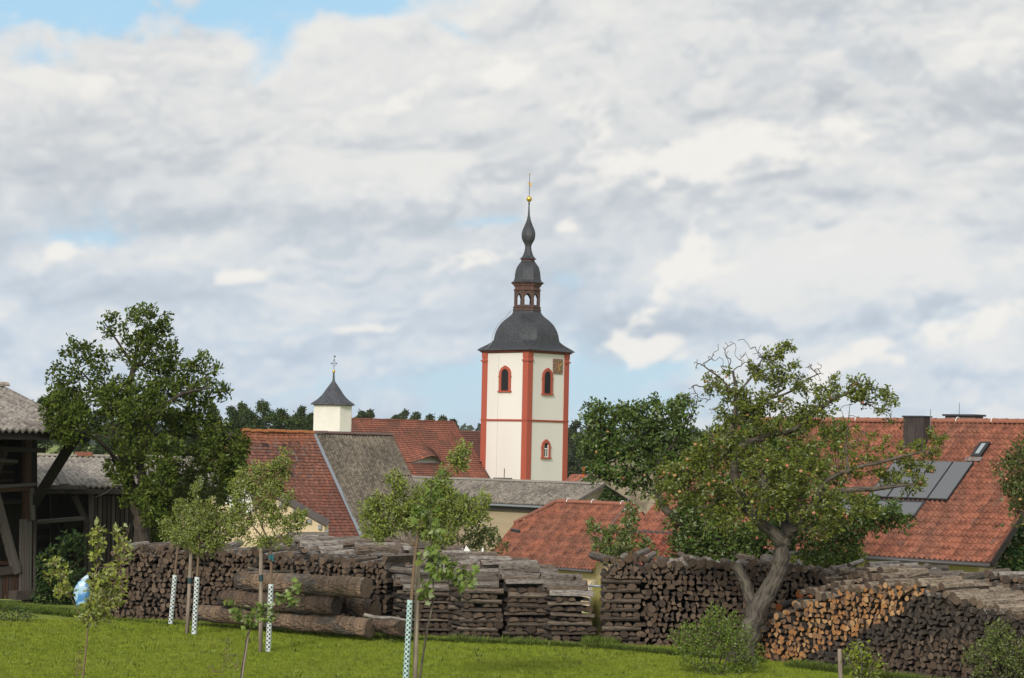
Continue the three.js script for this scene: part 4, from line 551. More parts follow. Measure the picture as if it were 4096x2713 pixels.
function foliage(name, geo, list, parent) { // many leaves joined into one mesh
  const P0 = geo.attributes.position, N0 = geo.attributes.normal, n = P0.count, p = new Float32Array(n * list.length * 3), nn = new Float32Array(p.length), cc = new Float32Array(p.length), v = V(0, 0, 0), nm = new THREE.Matrix3(); let o = 0;
  for (const [m, c] of list) { nm.setFromMatrix4(m); for (let i = 0; i < n; i++, o += 3) { v.fromBufferAttribute(P0, i).applyMatrix4(m); p[o] = v.x; p[o + 1] = v.y; p[o + 2] = v.z; v.fromBufferAttribute(N0, i).applyMatrix3(nm).normalize(); nn[o] = v.x; nn[o + 1] = v.y; nn[o + 2] = v.z; cc[o] = c.r; cc[o + 1] = c.g; cc[o + 2] = c.b; } }
  const g = new THREE.BufferGeometry(); g.setAttribute('position', new THREE.BufferAttribute(p, 3)); g.setAttribute('normal', new THREE.BufferAttribute(nn, 3)); g.setAttribute('color', new THREE.BufferAttribute(cc, 3)); return obj(name, g, leafV, parent);
}
const leafV = (() => { const m = leafM.clone(); m.vertexColors = true; return m; })();
const tmpQ = new THREE.Quaternion(), tmpE = new THREE.Euler(), YUP = V(0, 1, 0);
function placed(p, dir, spin, s) { const q = new THREE.Quaternion().setFromUnitVectors(YUP, dir.clone().normalize()); q.multiply(tmpQ.setFromAxisAngle(YUP, spin)); return new THREE.Matrix4().compose(p, q, typeof s === 'number' ? V(s, s, s) : s); }
const col = (c) => new THREE.Color().setRGB(...c);
function leafTone(base, r, pale = 0.1, varr = 0.5) { let c = mul(base, 1 - varr / 2 + varr * r()); const q = r(); if (q < pale) c = mix3(c, [0.30, 0.34, 0.20], 0.35 + 0.35 * r()); else if (q < pale + 0.12) c = mix3(c, [0.15, 0.15, 0.02], 0.4); return col(c); }
function balls(rx, ry, rz, r) { for (;;) { const x = r() * 2 - 1, y = r() * 2 - 1, z = r() * 2 - 1, d = x * x + y * y + z * z; if (d < 1 && r() < 0.25 + 0.75 * d) return V(x * rx, y * ry, z * rz); } }
// limbs: [[px, py, dD, radius], ...] polylines; blobs: [px, py, rx, ry, tips, dD, depth factor]
function tree(name, label, category, o) {
  const D = o.D, r = rng(o.seed), pt = (a) => P(a[0], a[1], D + (a[2] || 0)), b0 = pt(o.limbs[0][0]); if (o.ground) b0.y = 0;
  const t = thing(name, label, category, b0, 0, o.group), rel = (v) => v.clone().sub(b0), nodes = [], limbGeo = [];
  const add = (p, par, fixed) => { nodes.push({ p, par, rad: 0, fixed, kids: 0 }); return nodes.length - 1; };
  for (const L of o.limbs) {
    const ps = L.map((a) => rel(pt(a))), c = new THREE.CatmullRomCurve3(ps, false, 'centripetal'), n = Math.max(4, Math.round(c.getLength() / (o.step || 0.22))), pts = [], rad = []; let prev = -1;
    for (let i = 0; i <= n; i++) { const f = i / n, p = c.getPoint(f), s = f * (L.length - 1), k = Math.min(L.length - 2, Math.floor(s)); const w = lerp(L[k][3], L[k + 1][3], s - k), j = w * (o.knob ?? 0.35); p.add(V((r() - 0.5) * j, (r() - 0.5) * j, (r() - 0.5) * j)); pts.push(p); rad.push(w * (1 + 0.12 * (r() - 0.5))); if (!(o.noAttach && p.y < o.noAttach)) prev = add(p, prev, w); }
    limbGeo.push(smooth(sweep(pts, rad, o.sides || 10, 0.07, o.seed + limbGeo.length)));
  }
  const nFixed = nodes.length, tips = [];
  for (const b of o.blobs) { const c = rel(P(b[0], b[1], D + (b[5] || 0))), k = (D + (b[5] || 0)) / F; for (let i = 0; i < b[4]; i++) tips.push([c.clone().add(balls(b[2] * k, b[3] * k, Math.max(0.25, (b[6] ?? 0.8) * Math.min(b[2], 1.4 * b[3]) * k), r)), b[7] ?? 1]); }
  const lim = tips.map(([p]) => { let m = 1e9; for (let i = 0; i < nFixed; i++) m = Math.min(m, nodes[i].p.distanceToSquared(p)); return m; }), order = tips.map((_, i) => i).sort((a, b) => lim[a] - lim[b]);
  const leaves = [], size = o.leaf, apples = [], bare = o.bare || 0;
  for (const i of order) {
    const [tp, dens] = tips[i]; let best = -1, bd = 1e9;
    for (let k = 0; k < nodes.length; k++) { const d = nodes[k].p.distanceToSquared(tp) * (nodes[k].p.y > tp.y + 0.1 ? 1.7 : 1); if (d < bd) { bd = d; best = k; } }
    const a = nodes[best].p, L = a.distanceTo(tp), n = Math.max(2, Math.round(L / 0.16)), bend = V(r() - 0.5, (r() - 0.3) * 1.0, r() - 0.5).multiplyScalar(L * (dens === 0 ? 0.14 : o.bend ?? 0.30)); let prev = best;
    for (let s = 1; s <= n; s++) { const f = s / n, p = a.clone().lerp(tp, f).addScaledVector(bend, f * (1 - f) * 2).add(V(r() - 0.5, r() - 0.5, r() - 0.5).multiplyScalar(0.05)); prev = add(p, prev, 0); 
      if (dens > 0) { const m = (o.per || 5) * dens * (s === n ? 2 : 1) * (0.6 + 0.8 * r()); for (let q = 0; q < m; q++) { const dir = p.clone().sub(nodes[nodes[prev].par].p).normalize().add(V(r() - 0.5, r() * 0.9 - (o.droop ?? 0.35), r() - 0.5).multiplyScalar(1.9)), s1 = size * (0.45 + 0.45 * r() + 0.45 * r() * r()); leaves.push([placed(p.clone().add(V(r() - 0.5, r() - 0.5, r() - 0.5).multiplyScalar(o.fluff ?? 0.16)), dir, r() * 6.28, s1), leafTone(o.color, r, o.pale ?? 0.1, o.vary ?? 0.6)]); } }
    }
    if (o.apples && r() < o.apples && dens > 0) apples.push(tp.clone().add(V(0, -0.07, 0.05)));
  }
  for (let k = nodes.length - 1; k >= 0; k--) { const q = nodes[k]; if (q.kids === 0) q.kids = (o.tipR ?? 0.0045) ** 2.1; q.rad = q.kids ** (1 / 2.1); if (q.par >= 0) nodes[q.par].kids += q.kids; }
  const tw = []; for (let k = nFixed; k < nodes.length; k++) { const q = nodes[k], f = nodes[q.par], ra = Math.min(f.rad, f.fixed || 9, q.rad * 1.35), rb = q.rad; tw.push(sweep([f.p, q.p], [ra, rb], ra > 0.02 ? 6 : 4, 0, 1, false)); }
  obj('trunk', limbGeo, o.bark || M.bark, t); if (tw.length) obj('branches', tw, o.twig || M.twig, t);
  if (leaves.length) foliage('crown', o.geo || LEAF, leaves, t);
  if (apples.length) { const g = new THREE.SphereGeometry(0.036, 8, 6).scale(1, 0.92, 1); let n = 0; for (const p of apples) { if (++n > 280) break; const a = obj('apple', g, APPLE[Math.floor(r() * APPLE.length)], t); a.position.copy(p); a.scale.setScalar(0.85 + 0.4 * r()); } }
  return t;
}
const APPLE = [std([0.40, 0.14, 0.08], { roughness: 0.5 }), std([0.38, 0.22, 0.08], { roughness: 0.5 }), std([0.30, 0.28, 0.07], { roughness: 0.5 }), std([0.44, 0.20, 0.12], { roughness: 0.5 })];
for (const [[t, list], base, pal] of [[globalThis.IVY, [0.045, 0.085, 0.018], 0.05], [globalThis.IVY2, [0.035, 0.075, 0.018], 0.04]]) { const r = rng(9); delete t.userData.ivy; foliage('ivy', IVYG, list.map(([p, s, d]) => [placed(p, d, r() * 6.28, s), leafTone(base, r, pal, 0.7)]), t); }

// the old pear tree on the left
const pear = tree('pear_tree', 'tall old dark-leaved fruit tree beside the slatted shed on the left', 'tree', {
  D: 57, seed: 101, leaf: 0.15, per: 8.0, color: [0.066, 0.098, 0.012], pale: 0.03, vary: 0.8, fluff: 0.26, bark: M.barkDark, droop: 0.3, knob: 0.5,
  limbs: [[[144, 552, 0, 0.27], [141, 520, 0, 0.21], [132, 488, 0, 0.17], [126, 462, 0, 0.15], [122, 430, 0.3, 0.12], [128, 400, 0.3, 0.11], [134, 366, 0.3, 0.07], [140, 330, 0.2, 0.03]], [[139, 505, 0, 0.16], [143, 488, -0.3, 0.15], [140, 466, -0.4, 0.13], [146, 440, -0.4, 0.11], [160, 412, -0.6, 0.08], [182, 394, -0.8, 0.05], [212, 388, -0.8, 0.02]], [[130, 482, 0, 0.10], [118, 462, -0.5, 0.08], [104, 446, -0.7, 0.05], [88, 432, -0.8, 0.03]], [[127, 455, 0, 0.09], [112, 420, 0.3, 0.06], [98, 392, 0.4, 0.045], [82, 372, 0.4, 0.02]], [[145, 440, -0.4, 0.07], [168, 432, 0.3, 0.05], [196, 436, 0.6, 0.03], [220, 440, 0.5, 0.02]], [[134, 366, 0.3, 0.05], [120, 345, 0.3, 0.035], [104, 322, 0.2, 0.015]], [[134, 372, 0.3, 0.05], [152, 345, 0.3, 0.03], [160, 316, 0.2, 0.012]], [[120, 470, -0.2, 0.04], [112, 460, -0.3, 0.03], [104, 459, -0.3, 0.015]], [[131, 492, -0.3, 0.035], [118, 485, -0.5, 0.025], [104, 494, -0.6, 0.02], [95, 497, -0.6, 0.012]]],
  blobs: [[142, 326, 20, 20, 34, 0, 1], [110, 324, 10, 12, 9], [162, 324, 9, 14, 10, 0, 1], [76, 350, 20, 12, 17], [148, 352, 30, 22, 60, 0, 1], [66, 378, 18, 14, 20], [100, 368, 20, 20, 22], [170, 372, 26, 22, 46, 0, 1], [204, 366, 16, 12, 18], [66, 408, 26, 24, 62, -0.5], [90, 400, 24, 20, 30], [128, 398, 30, 22, 74, -0.7], [176, 400, 30, 26, 72, 0, 1], [206, 394, 18, 14, 20], [222, 389, 10, 4, 5], [84, 428, 20, 12, 18], [160, 428, 32, 18, 40], [198, 428, 22, 22, 40, 0.3], [218, 446, 24, 24, 56], [226, 470, 16, 16, 30], [180, 464, 30, 20, 36, 1], [150, 480, 22, 16, 18], [125, 470, 14, 16, 14, -0.5], [190, 500, 34, 30, 60, 1.5], [162, 512, 20, 28, 32, 1], [58, 412, 15, 20, 40, -2.3], [78, 422, 14, 14, 30, -2.3], [66, 434, 12, 7, 12, -2.3], [232, 462, 14, 22, 40, 0.5], [240, 440, 8, 10, 10, 0.5], [134, 444, 20, 16, 26, -1.5], [120, 470, 16, 12, 14, -1.5], [158, 480, 16, 22, 44, -2], [150, 505, 14, 20, 34, -2.2], [172, 520, 20, 18, 50, -1.5], [128, 500, 10, 10, 8, -1.5], [132, 420, 24, 18, 34, -1.6], [150, 408, 20, 16, 24, -1.6], [112, 400, 18, 14, 18, -1.4], [165, 450, 20, 14, 24, -1.6], [140, 455, 12, 10, 8, -1.2], [156, 500, 10, 16, 12, -1]],
});
tree('fruit_tree', 'dense low dark fruit tree filling the gap right of the tall old tree', 'tree', { D: 61, seed: 109, leaf: 0.14, per: 6.5, color: [0.068, 0.104, 0.016], pale: 0.10, fluff: 0.3, bark: M.barkDark, limbs: [[[196, 556, 0, 0.13], [197, 530, 0, 0.11], [200, 505, 0, 0.09], [206, 478, 0, 0.04]], [[198, 520, 0, 0.06], [184, 498, 0, 0.04], [176, 478, 0, 0.02]], [[200, 505, 0, 0.05], [218, 490, 0, 0.02]]], blobs: [[176, 490, 24, 26, 60], [206, 480, 26, 30, 80], [190, 520, 34, 24, 90], [226, 496, 12, 20, 26], [160, 530, 20, 16, 34], [216, 528, 24, 16, 40]] });

// two apple trees on the right
tree('rear_apple_tree', 'dense dark-green apple tree with broad left lobe behind the leaning apple tree', 'tree', {
  D: 49.5, seed: 201, leaf: 0.135, per: 7.6, color: [0.064, 0.108, 0.020], pale: 0.16, vary: 0.8, fluff: 0.26, apples: 0.03, droop: 0.45,
  limbs: [[[742, 590, 0, 0.20], [740, 560, 0, 0.17], [712, 540, 0, 0.13], [682, 522, 0, 0.10], [664, 508, 0, 0.09], [659, 494, 0, 0.085], [656, 468, 0, 0.07], [640, 440, 0, 0.04], [622, 418, 0, 0.02]], [[740, 560, 0, 0.14], [762, 530, 0, 0.10], [764, 500, 0, 0.085], [764, 470, 0.6, 0.06], [766, 430, 1, 0.03]], [[656, 466, 0, 0.05], [676, 440, 0, 0.035], [690, 415, 0, 0.015]], [[762, 530, 0, 0.08], [800, 528, 0, 0.06], [840, 518, 0, 0.04], [880, 508, 0, 0.02]], [[712, 540, 0, 0.05], [700, 560, 0, 0.03]]],
  blobs: [[604, 416, 24, 16, 46], [596, 444, 20, 22, 44], [630, 430, 34, 26, 96], [662, 415, 30, 20, 66], [668, 446, 34, 26, 90], [622, 462, 34, 20, 60], [600, 472, 14, 12, 14], [684, 408, 12, 12, 14], [648, 480, 30, 14, 34], [690, 470, 28, 30, 60], [700, 530, 36, 26, 110], [736, 545, 34, 22, 80], [690, 553, 22, 12, 26], [756, 566, 18, 16, 20], [780, 470, 40, 36, 70, 1], [850, 516, 40, 22, 84], [880, 512, 24, 16, 40], [826, 540, 36, 16, 52], [900, 520, 12, 10, 12], [740, 490, 34, 28, 60, 1], [740, 440, 40, 30, 90, 1], [790, 445, 34, 30, 70, 1], [806, 484, 40, 24, 84, 1], [690, 450, 24, 24, 50, 0.5], [772, 532, 26, 20, 70, -0.5], [742, 556, 22, 14, 44], [700, 512, 26, 20, 50], [800, 512, 26, 22, 50, 0], [722, 566, 18, 8, 20, -1]],
});
tree('apple_tree', 'old leaning apple tree with sparse olive leaves, small apples and bare top twigs', 'tree', {
  D: 43.6, seed: 205, leaf: 0.102, per: 7.6, color: [0.112, 0.138, 0.018], pale: 0.15, vary: 0.7, fluff: 0.16, apples: 0.08, droop: 0.5, bend: 0.42, tipR: 0.006, step: 0.16, knob: 0.45, twig: M.deadTwig,
  limbs: [[[740, 668, 0, 0.29], [748, 640, 0, 0.25], [758, 610, 0, 0.21], [772, 584, 0, 0.185], [781, 558, 0, 0.175], [782, 542, 0, 0.155], [766, 528, -0.1, 0.12], [748, 510, -0.2, 0.115], [738, 486, -0.2, 0.10], [733, 462, -0.2, 0.085], [730, 438, -0.2, 0.07], [734, 420, -0.2, 0.055], [736, 396, -0.1, 0.04], [733, 372, 0, 0.022]],
    [[753, 628, 0.1, 0.19], [752, 604, 0.25, 0.14], [745, 584, 0.35, 0.12], [737, 566, 0.5, 0.10]],
    [[782, 546, 0, 0.17], [788, 528, 0.2, 0.13], [782, 508, 0.3, 0.11], [776, 492, 0.3, 0.10], [778, 486, 0.3, 0.07]], [[776, 494, 0.3, 0.06], [766, 490, 0.2, 0.055], [752, 486, 0, 0.05], [736, 494, -0.1, 0.04], [712, 500, -0.2, 0.03], [690, 500, -0.3, 0.015]],
    [[736, 450, -0.2, 0.07], [746, 444, 0, 0.065], [768, 436, 0.1, 0.06], [796, 428, 0.1, 0.055], [816, 412, 0, 0.045], [840, 396, 0, 0.035], [868, 388, 0, 0.02]], [[734, 428, -0.2, 0.05], [744, 416, 0, 0.045], [762, 402, 0, 0.035], [786, 388, 0, 0.02]],
    [[786, 536, 0, 0.11], [800, 522, -0.2, 0.09], [820, 498, -0.3, 0.075], [846, 490, -0.4, 0.065], [880, 488, -0.4, 0.05], [914, 484, -0.5, 0.03]], [[808, 510, -0.2, 0.06], [828, 480, -0.3, 0.05], [850, 470, -0.3, 0.045], [888, 460, -0.4, 0.03], [930, 450, -0.4, 0.014]],
    [[786, 532, 0, 0.08], [802, 528, -0.3, 0.06], [826, 530, -0.4, 0.04], [850, 524, -0.5, 0.02]], [[736, 396, -0.1, 0.03], [722, 380, 0, 0.024], [704, 366, 0, 0.012]], [[736, 396, -0.1, 0.03], [752, 376, 0, 0.022], [764, 356, 0, 0.012]], [[764, 400, 0, 0.03], [790, 392, 0, 0.024], [806, 380, 0, 0.018], [818, 374, 0, 0.01]], [[850, 480, -0.3, 0.026], [846, 450, -0.2, 0.02], [848, 424, -0.2, 0.012], [850, 404, -0.2, 0.006]]],
  blobs: [[765, 372, 16, 16, 30, 0, 1], [784, 352, 8, 12, 9], [774, 358, 10, 10, 10], [726, 384, 22, 16, 22], [752, 396, 30, 18, 48], [790, 376, 20, 16, 26], [812, 404, 28, 20, 44], [846, 388, 26, 14, 32], [872, 396, 20, 12, 24], [886, 404, 12, 12, 12], [738, 420, 28, 20, 40], [780, 420, 34, 20, 56], [806, 430, 24, 20, 34], [748, 455, 36, 20, 52], [790, 465, 34, 26, 56, -0.4], [700, 470, 24, 22, 40], [676, 476, 20, 20, 34], [716, 500, 34, 18, 46], [760, 500, 34, 20, 54, -0.5], [806, 492, 34, 24, 56, -0.6], [850, 468, 30, 18, 26], [888, 462, 26, 16, 24], [924, 456, 18, 16, 24], [934, 434, 10, 10, 8], [900, 480, 28, 12, 24], [854, 440, 20, 20, 12, 0, 0.8, 0.6], [886, 436, 20, 20, 12, 0, 0.8, 0.6], [820, 520, 30, 18, 34, -0.5], [846, 506, 34, 14, 34, -0.5], [664, 494, 14, 12, 12],
    [736, 354, 26, 16, 40, 0, 0.8, 0], [708, 368, 16, 14, 30, 0, 0.8, 0], [700, 396, 16, 12, 26, 0, 0.8, 0], [812, 374, 14, 12, 30, 0, 0.8, 0], [690, 480, 30, 26, 50, -0.6], [730, 520, 30, 14, 24, -0.6], [716, 450, 24, 20, 36, -0.5], [770, 480, 40, 30, 60, -0.8], [756, 350, 12, 12, 8, 0, 0.8, 0], [850, 416, 14, 14, 8, 0, 0.8, 0], [728, 412, 20, 14, 8, 0, 0.8, 0]],
});
tree('right_edge_tree', 'crown of an olive-green fruit tree reaching in at the right edge', 'tree', { D: 45, seed: 211, leaf: 0.10, per: 6, color: [0.072, 0.098, 0.024], fluff: 0.24, apples: 0.12, limbs: [[[1062, 680, 0, 0.2], [1060, 600, 0, 0.17], [1050, 540, 0, 0.12], [1036, 490, 0, 0.06], [1020, 450, 0, 0.02]], [[1052, 550, 0, 0.08], [1030, 520, 0, 0.05], [1010, 505, 0, 0.02]]], blobs: [[1022, 452, 16, 14, 26], [1012, 470, 18, 16, 40], [1020, 490, 18, 16, 34], [1010, 494, 14, 12, 12], [1024, 512, 16, 14, 30], [1050, 460, 26, 30, 70], [1060, 510, 30, 30, 70]] });

// shrubs
const bush = (name, label, px, py, D, rx, ry, tips, color, o = {}) => tree(name, label, o.cat || 'bush', { D, seed: Math.round(px * 7 + py), leaf: 0.07, per: 4, color, fluff: 0.2, ground: true, bark: M.twig, step: 0.12, sides: 5, limbs: [0, 1, 2, 3, 4].map((i) => { const a = (i - 2) / 2; return [[px + a * 3, py, (i % 2) * 0.2, 0.022], [px + a * rx * 0.4, py - ry * 0.9, (i % 2 - 0.5) * 0.4, 0.015], [px + a * rx * 0.75, py - ry * 1.6, (i % 2 - 0.5) * 0.5, 0.006]]; }), blobs: [[px, py - ry, rx, ry, tips, 0, 0.8], ...(o.extra || [])], ...o });
bush('green_bush', 'loose bright green bush in front of the leaning apple trunk', 714, 684, 41.2, 36, 32, 150, [0.105, 0.16, 0.022], { leaf: 0.075, per: 6, extra: [[722, 628, 22, 24, 60], [690, 640, 18, 18, 30], [745, 650, 14, 26, 40]] });
bush('elder_bush', 'dark green bush growing against the open bay of the shed', 62, 606, 56, 25, 22, 120, [0.026, 0.055, 0.014], { leaf: 0.15, per: 5, pale: 0.02, extra: [[50, 560, 12, 14, 24], [74, 545, 14, 14, 26], [56, 598, 26, 10, 40]] });
bush('low_bush', 'low green garden shrub with white blossom at the left edge', 12, 630, 49.6, 26, 12, 70, [0.06, 0.10, 0.02], { leaf: 0.08 });
bush('olive_shrub', 'dark olive fruit tree behind the wood stacks beside the beige wall', 458, 566, 60, 36, 36, 170, [0.075, 0.10, 0.028], { leaf: 0.12, per: 6, pale: 0.06, ground: false, cat: 'tree', extra: [[484, 538, 18, 12, 30], [434, 492, 18, 12, 26], [440, 520, 30, 30, 60], [470, 512, 18, 16, 24], [410, 500, 20, 16, 20], [496, 548, 10, 8, 8]] });
bush('hedge_bush', 'bright green bush behind the wood stacks right of the apple trunk', 826, 574, 54, 34, 15, 130, [0.085, 0.135, 0.018], { leaf: 0.11, per: 6, ground: false, extra: [[840, 555, 26, 12, 50]] });
bush('yellowish_bush', 'light green bush showing beneath the bare apple branches in front of the house', 838, 470, 63, 18, 26, 70, [0.10, 0.145, 0.02], { leaf: 0.12, per: 5, ground: false, extra: [[836, 436, 12, 12, 26]] });
tree('young_apple_tree', 'upright young apple tree with pale leaves before the small red roof', 'tree', { D: 48.5, seed: 217, leaf: 0.11, per: 5, color: [0.105, 0.15, 0.034], pale: 0.24, fluff: 0.14, bark: M.youngBark, sides: 6, limbs: [[[620, 585, 0, 0.04], [622, 560, 0, 0.035], [626, 540, 0, 0.025], [632, 515, 0, 0.008]], [[621, 566, 0, 0.025], [606, 548, 0, 0.018], [590, 526, 0, 0.006]], [[622, 560, 0, 0.02], [618, 540, 0, 0.014], [613, 520, 0, 0.006]], [[622, 565, 0, 0.02], [644, 552, 0, 0.012], [652, 540, 0, 0.006]]], blobs: [[631, 520, 8, 18, 26], [618, 540, 16, 14, 34], [598, 540, 10, 14, 18], [590, 524, 4, 8, 6], [610, 554, 20, 9, 30], [648, 550, 12, 10, 12], [634, 545, 14, 14, 22]] });
bush('corner_sapling', 'small yellow-green shrub beside the pale stake at the bottom right', 862, 690, 39.5, 20, 22, 40, [0.17, 0.21, 0.02], { leaf: 0.11, per: 3, pale: 0.12, extra: [[859, 654, 6, 14, 16]] });
bush('edge_shrub', 'grey-green shrub in front of the big wood stack at the right corner', 1006, 690, 38.5, 40, 28, 120, [0.095, 0.125, 0.03], { leaf: 0.08, per: 6, extra: [[1000, 640, 14, 18, 30]] });

// ------------------------------------------------------------------ planted young trees with stakes and guards
function stake(label, pts, D, r0, band, group) {
  const a = P(pts[0], pts[1], D), b = P(pts[2], pts[3], D), t = thing('wooden_stake', label, 'stake', V(b.x, 0, b.z), 0, group), la = a.clone().sub(t.position), lb = b.clone().sub(t.position), d = la.clone().sub(lb);
  lb.addScaledVector(d, -lb.y / d.y - 0.0); obj('post', smooth(sweep([lb, lb.clone().lerp(la, 0.3), lb.clone().lerp(la, 0.6), lb.clone().lerp(la, 0.96), la], [r0 * 1.06, r0, r0, r0 * 0.97, r0 * 0.8], 10, 0.05, 7)), M.stake, t);
  if (band) { const c = P(band[0], band[1], D).sub(t.position), u = d.clone().normalize(); obj('tie_band', sweep([c.clone().addScaledVector(u, -0.07), c.clone().addScaledVector(u, 0.07)], [r0 * 1.18, r0 * 1.18], 12), std([0.015, 0.045, 0.05], { roughness: 0.5 }), t); } return t;
}
const guardM = std([0.62, 0.70, 0.68], { side: THREE.DoubleSide, roughness: 0.5 }), guardG = std([0.42, 0.60, 0.60], { side: THREE.DoubleSide, roughness: 0.5 });
function guard(label, x0, y0, x1, y1, D, rad, m) {
  const a = P(x0, y0, D), b = P(x1, y1, D), t = thing('tree_guard', label, 'tree guard', V(b.x, b.y, b.z), 0, 'perforated plastic tree guards'), d = a.clone().sub(b), L = d.length(); d.normalize();
  const nr = 8, cell = 2 * Math.PI * rad / nr, nh = Math.round(L / cell), tb = new TB(), s0 = V(1, 0, 0).addScaledVector(d, -d.x).normalize(), s1 = d.clone().cross(s0);
  const at = (u, v) => { const an = u / nr * 2 * Math.PI; return d.clone().multiplyScalar(v / nh * L).addScaledVector(s0, Math.cos(an) * rad).addScaledVector(s1, Math.sin(an) * rad); }, z = [0, 0];
  for (let j = 0; j < nh; j++) for (let i = 0; i < nr; i++) {
    const q = [[0, 0], [0.5, 0], [1, 0], [1, 0.5], [1, 1], [0.5, 1], [0, 1], [0, 0.5]];
    if (j < 1 || j > nh - 2 || (i + j) % 2) tb.quad(at(i, j), at(i + 1, j), at(i + 1, j + 1), at(i, j + 1), z, z, z, z);
    else q.forEach(([x, y], k) => { const [x2, y2] = q[(k + 1) % 8], f = (k, w) => { const an = Math.atan2(w[1] - 0.5, w[0] - 0.5); return [0.5 + 0.5 * Math.cos(an), 0.5 + 0.5 * Math.sin(an)]; }, c = f(0, [x, y]), e = f(0, [x2, y2]); tb.quad(at(i + x, j + y), at(i + x2, j + y2), at(i + e[0], j + e[1]), at(i + c[0], j + c[1]), z, z, z, z); });
  }
  obj('perforated_tube', tb.geo(), m, t); return t;
}
const sap = { leaf: 0.09, per: 8.5, geo: LEAFN, color: [0.185, 0.225, 0.042], pale: 0.24, vary: 0.55, fluff: 0.16, bark: M.youngBark, twig: M.youngBark, sides: 7, step: 0.12, knob: 0.2, droop: 0.4 };
tree('sapling', 'leaning young tree with thin crown in the leftmost perforated guard', 'tree', { ...sap, D: 49.4, seed: 301, ground: true, limbs: [[[170.5, 624, 0, 0.03], [173.2, 595, 0, 0.03], [175, 575, 0, 0.028], [178, 548, 0, 0.028], [182, 528, 0, 0.02], [184, 508, 0, 0.008]], [[178, 545, 0, 0.015], [170, 532, 0, 0.01], [164, 525, 0, 0.005]]], blobs: [[181, 515, 8, 16, 26], [172, 530, 12, 10, 20], [186, 534, 14, 12, 30], [163, 523, 5, 5, 5]] });
tree('sapling', 'young fruit tree with rounded crown behind the banded stake left of the trunks', 'tree', { ...sap, D: 47.0, seed: 303, ground: true, limbs: [[[194, 634, 0, 0.03], [195.8, 603, 0, 0.03], [197.2, 577, 0, 0.03], [198.5, 553, 0, 0.03], [200, 535, 0, 0.022], [204, 505, 0, 0.008]], [[199, 548, 0, 0.018], [188, 530, 0, 0.012], [181, 515, 0, 0.005]], [[199, 545, 0, 0.018], [214, 528, 0, 0.012], [224, 512, 0, 0.005]]], blobs: [[203, 518, 18, 22, 70], [188, 536, 16, 14, 44], [216, 530, 16, 16, 44], [204, 545, 22, 9, 40], [198, 492, 6, 12, 10], [228, 522, 8, 10, 12]] });
tree('sapling', 'young fruit tree before the cream wall, trunk tied with a teal strap', 'tree', { ...sap, D: 43.6, seed: 305, leaf: 0.092, ground: true, limbs: [[[267.5, 652, 0, 0.04], [269.5, 610, 0, 0.038], [271, 560, 0, 0.033], [268, 540, 0, 0.028], [262, 525, 0, 0.02], [270, 495, 0, 0.012], [284, 462, 0, 0.005]], [[268, 542, 0, 0.02], [256, 530, 0, 0.016], [246, 515, 0, 0.008]], [[271, 545, 0, 0.018], [284, 532, 0, 0.014], [297, 515, 0, 0.006]], [[262, 525, 0, 0.015], [252, 500, 0, 0.01], [244, 475, 0, 0.005]]], blobs: [[284, 464, 9, 14, 24], [262, 478, 20, 14, 44], [244, 490, 14, 20, 44], [272, 496, 22, 18, 60], [254, 515, 24, 14, 50], [284, 522, 16, 12, 30], [298, 520, 8, 14, 20], [268, 540, 24, 8, 26], [240, 530, 10, 9, 16], [236, 508, 8, 12, 16]] });
tree('sapling', 'nearest young fruit tree with broad pale green crown left of the maple', 'tree', { ...sap, D: 36.4, seed: 307, leaf: 0.088, per: 8.5, ground: true, limbs: [[[405, 700, 0, 0.035], [408, 640, 0, 0.033], [411.5, 600, 0, 0.032], [416, 548, 0, 0.028], [420, 530, 0, 0.024], [431, 500, 0, 0.016], [447, 470, 0, 0.008], [457, 446, 0, 0.004]], [[416, 546, 0, 0.018], [404, 530, 0, 0.014], [396, 505, 0, 0.008], [393, 480, 0, 0.004]], [[416, 546, 0, 0.015], [396, 538, 0, 0.011], [376, 524, 0, 0.005]], [[420, 530, 0, 0.015], [446, 520, 0, 0.012], [470, 508, 0, 0.008], [484, 500, 0, 0.004]]], blobs: [[444, 474, 5, 8, 10], [440, 484, 6, 7, 10], [458, 458, 9, 13, 26], [434, 498, 22, 16, 60], [396, 486, 8, 14, 22], [372, 508, 10, 14, 30], [392, 516, 22, 18, 70], [376, 530, 14, 12, 30], [420, 516, 24, 18, 70], [450, 510, 20, 16, 50], [472, 512, 14, 12, 26], [484, 500, 6, 8, 8], [440, 532, 20, 12, 36], [464, 450, 8, 8, 8]] });
const mapleOpt = { leaf: 0.15, geo: MAPLE, per: 1.1, color: [0.13, 0.185, 0.04], pale: 0.22, vary: 0.5, fluff: 0.12, bark: M.bark, twig: M.twig, sides: 6, step: 0.14, knob: 0.2, droop: 0.5, ground: true };
tree('maple_sapling', 'maple sapling with big lobed leaves in front of the nearest stake', 'tree', { ...mapleOpt, D: 33.5, seed: 311, limbs: [[[416, 712, 0, 0.022], [420, 678, 0, 0.02], [426, 636, 0, 0.018], [433, 600, 0, 0.016], [432, 560, 0, 0.013], [430, 520, 0, 0.01], [432, 480, 0, 0.006], [436, 460, 0, 0.003]], [[432, 566, 0, 0.01], [448, 556, 0, 0.007], [470, 574, 0, 0.004]]], blobs: [[432, 556, 14, 12, 15], [446, 570, 18, 10, 20], [466, 578, 12, 10, 14], [430, 530, 9, 14, 12], [426, 510, 10, 12, 9], [434, 494, 8, 12, 8], [425, 592, 8, 8, 7], [440, 478, 8, 8, 4]] });
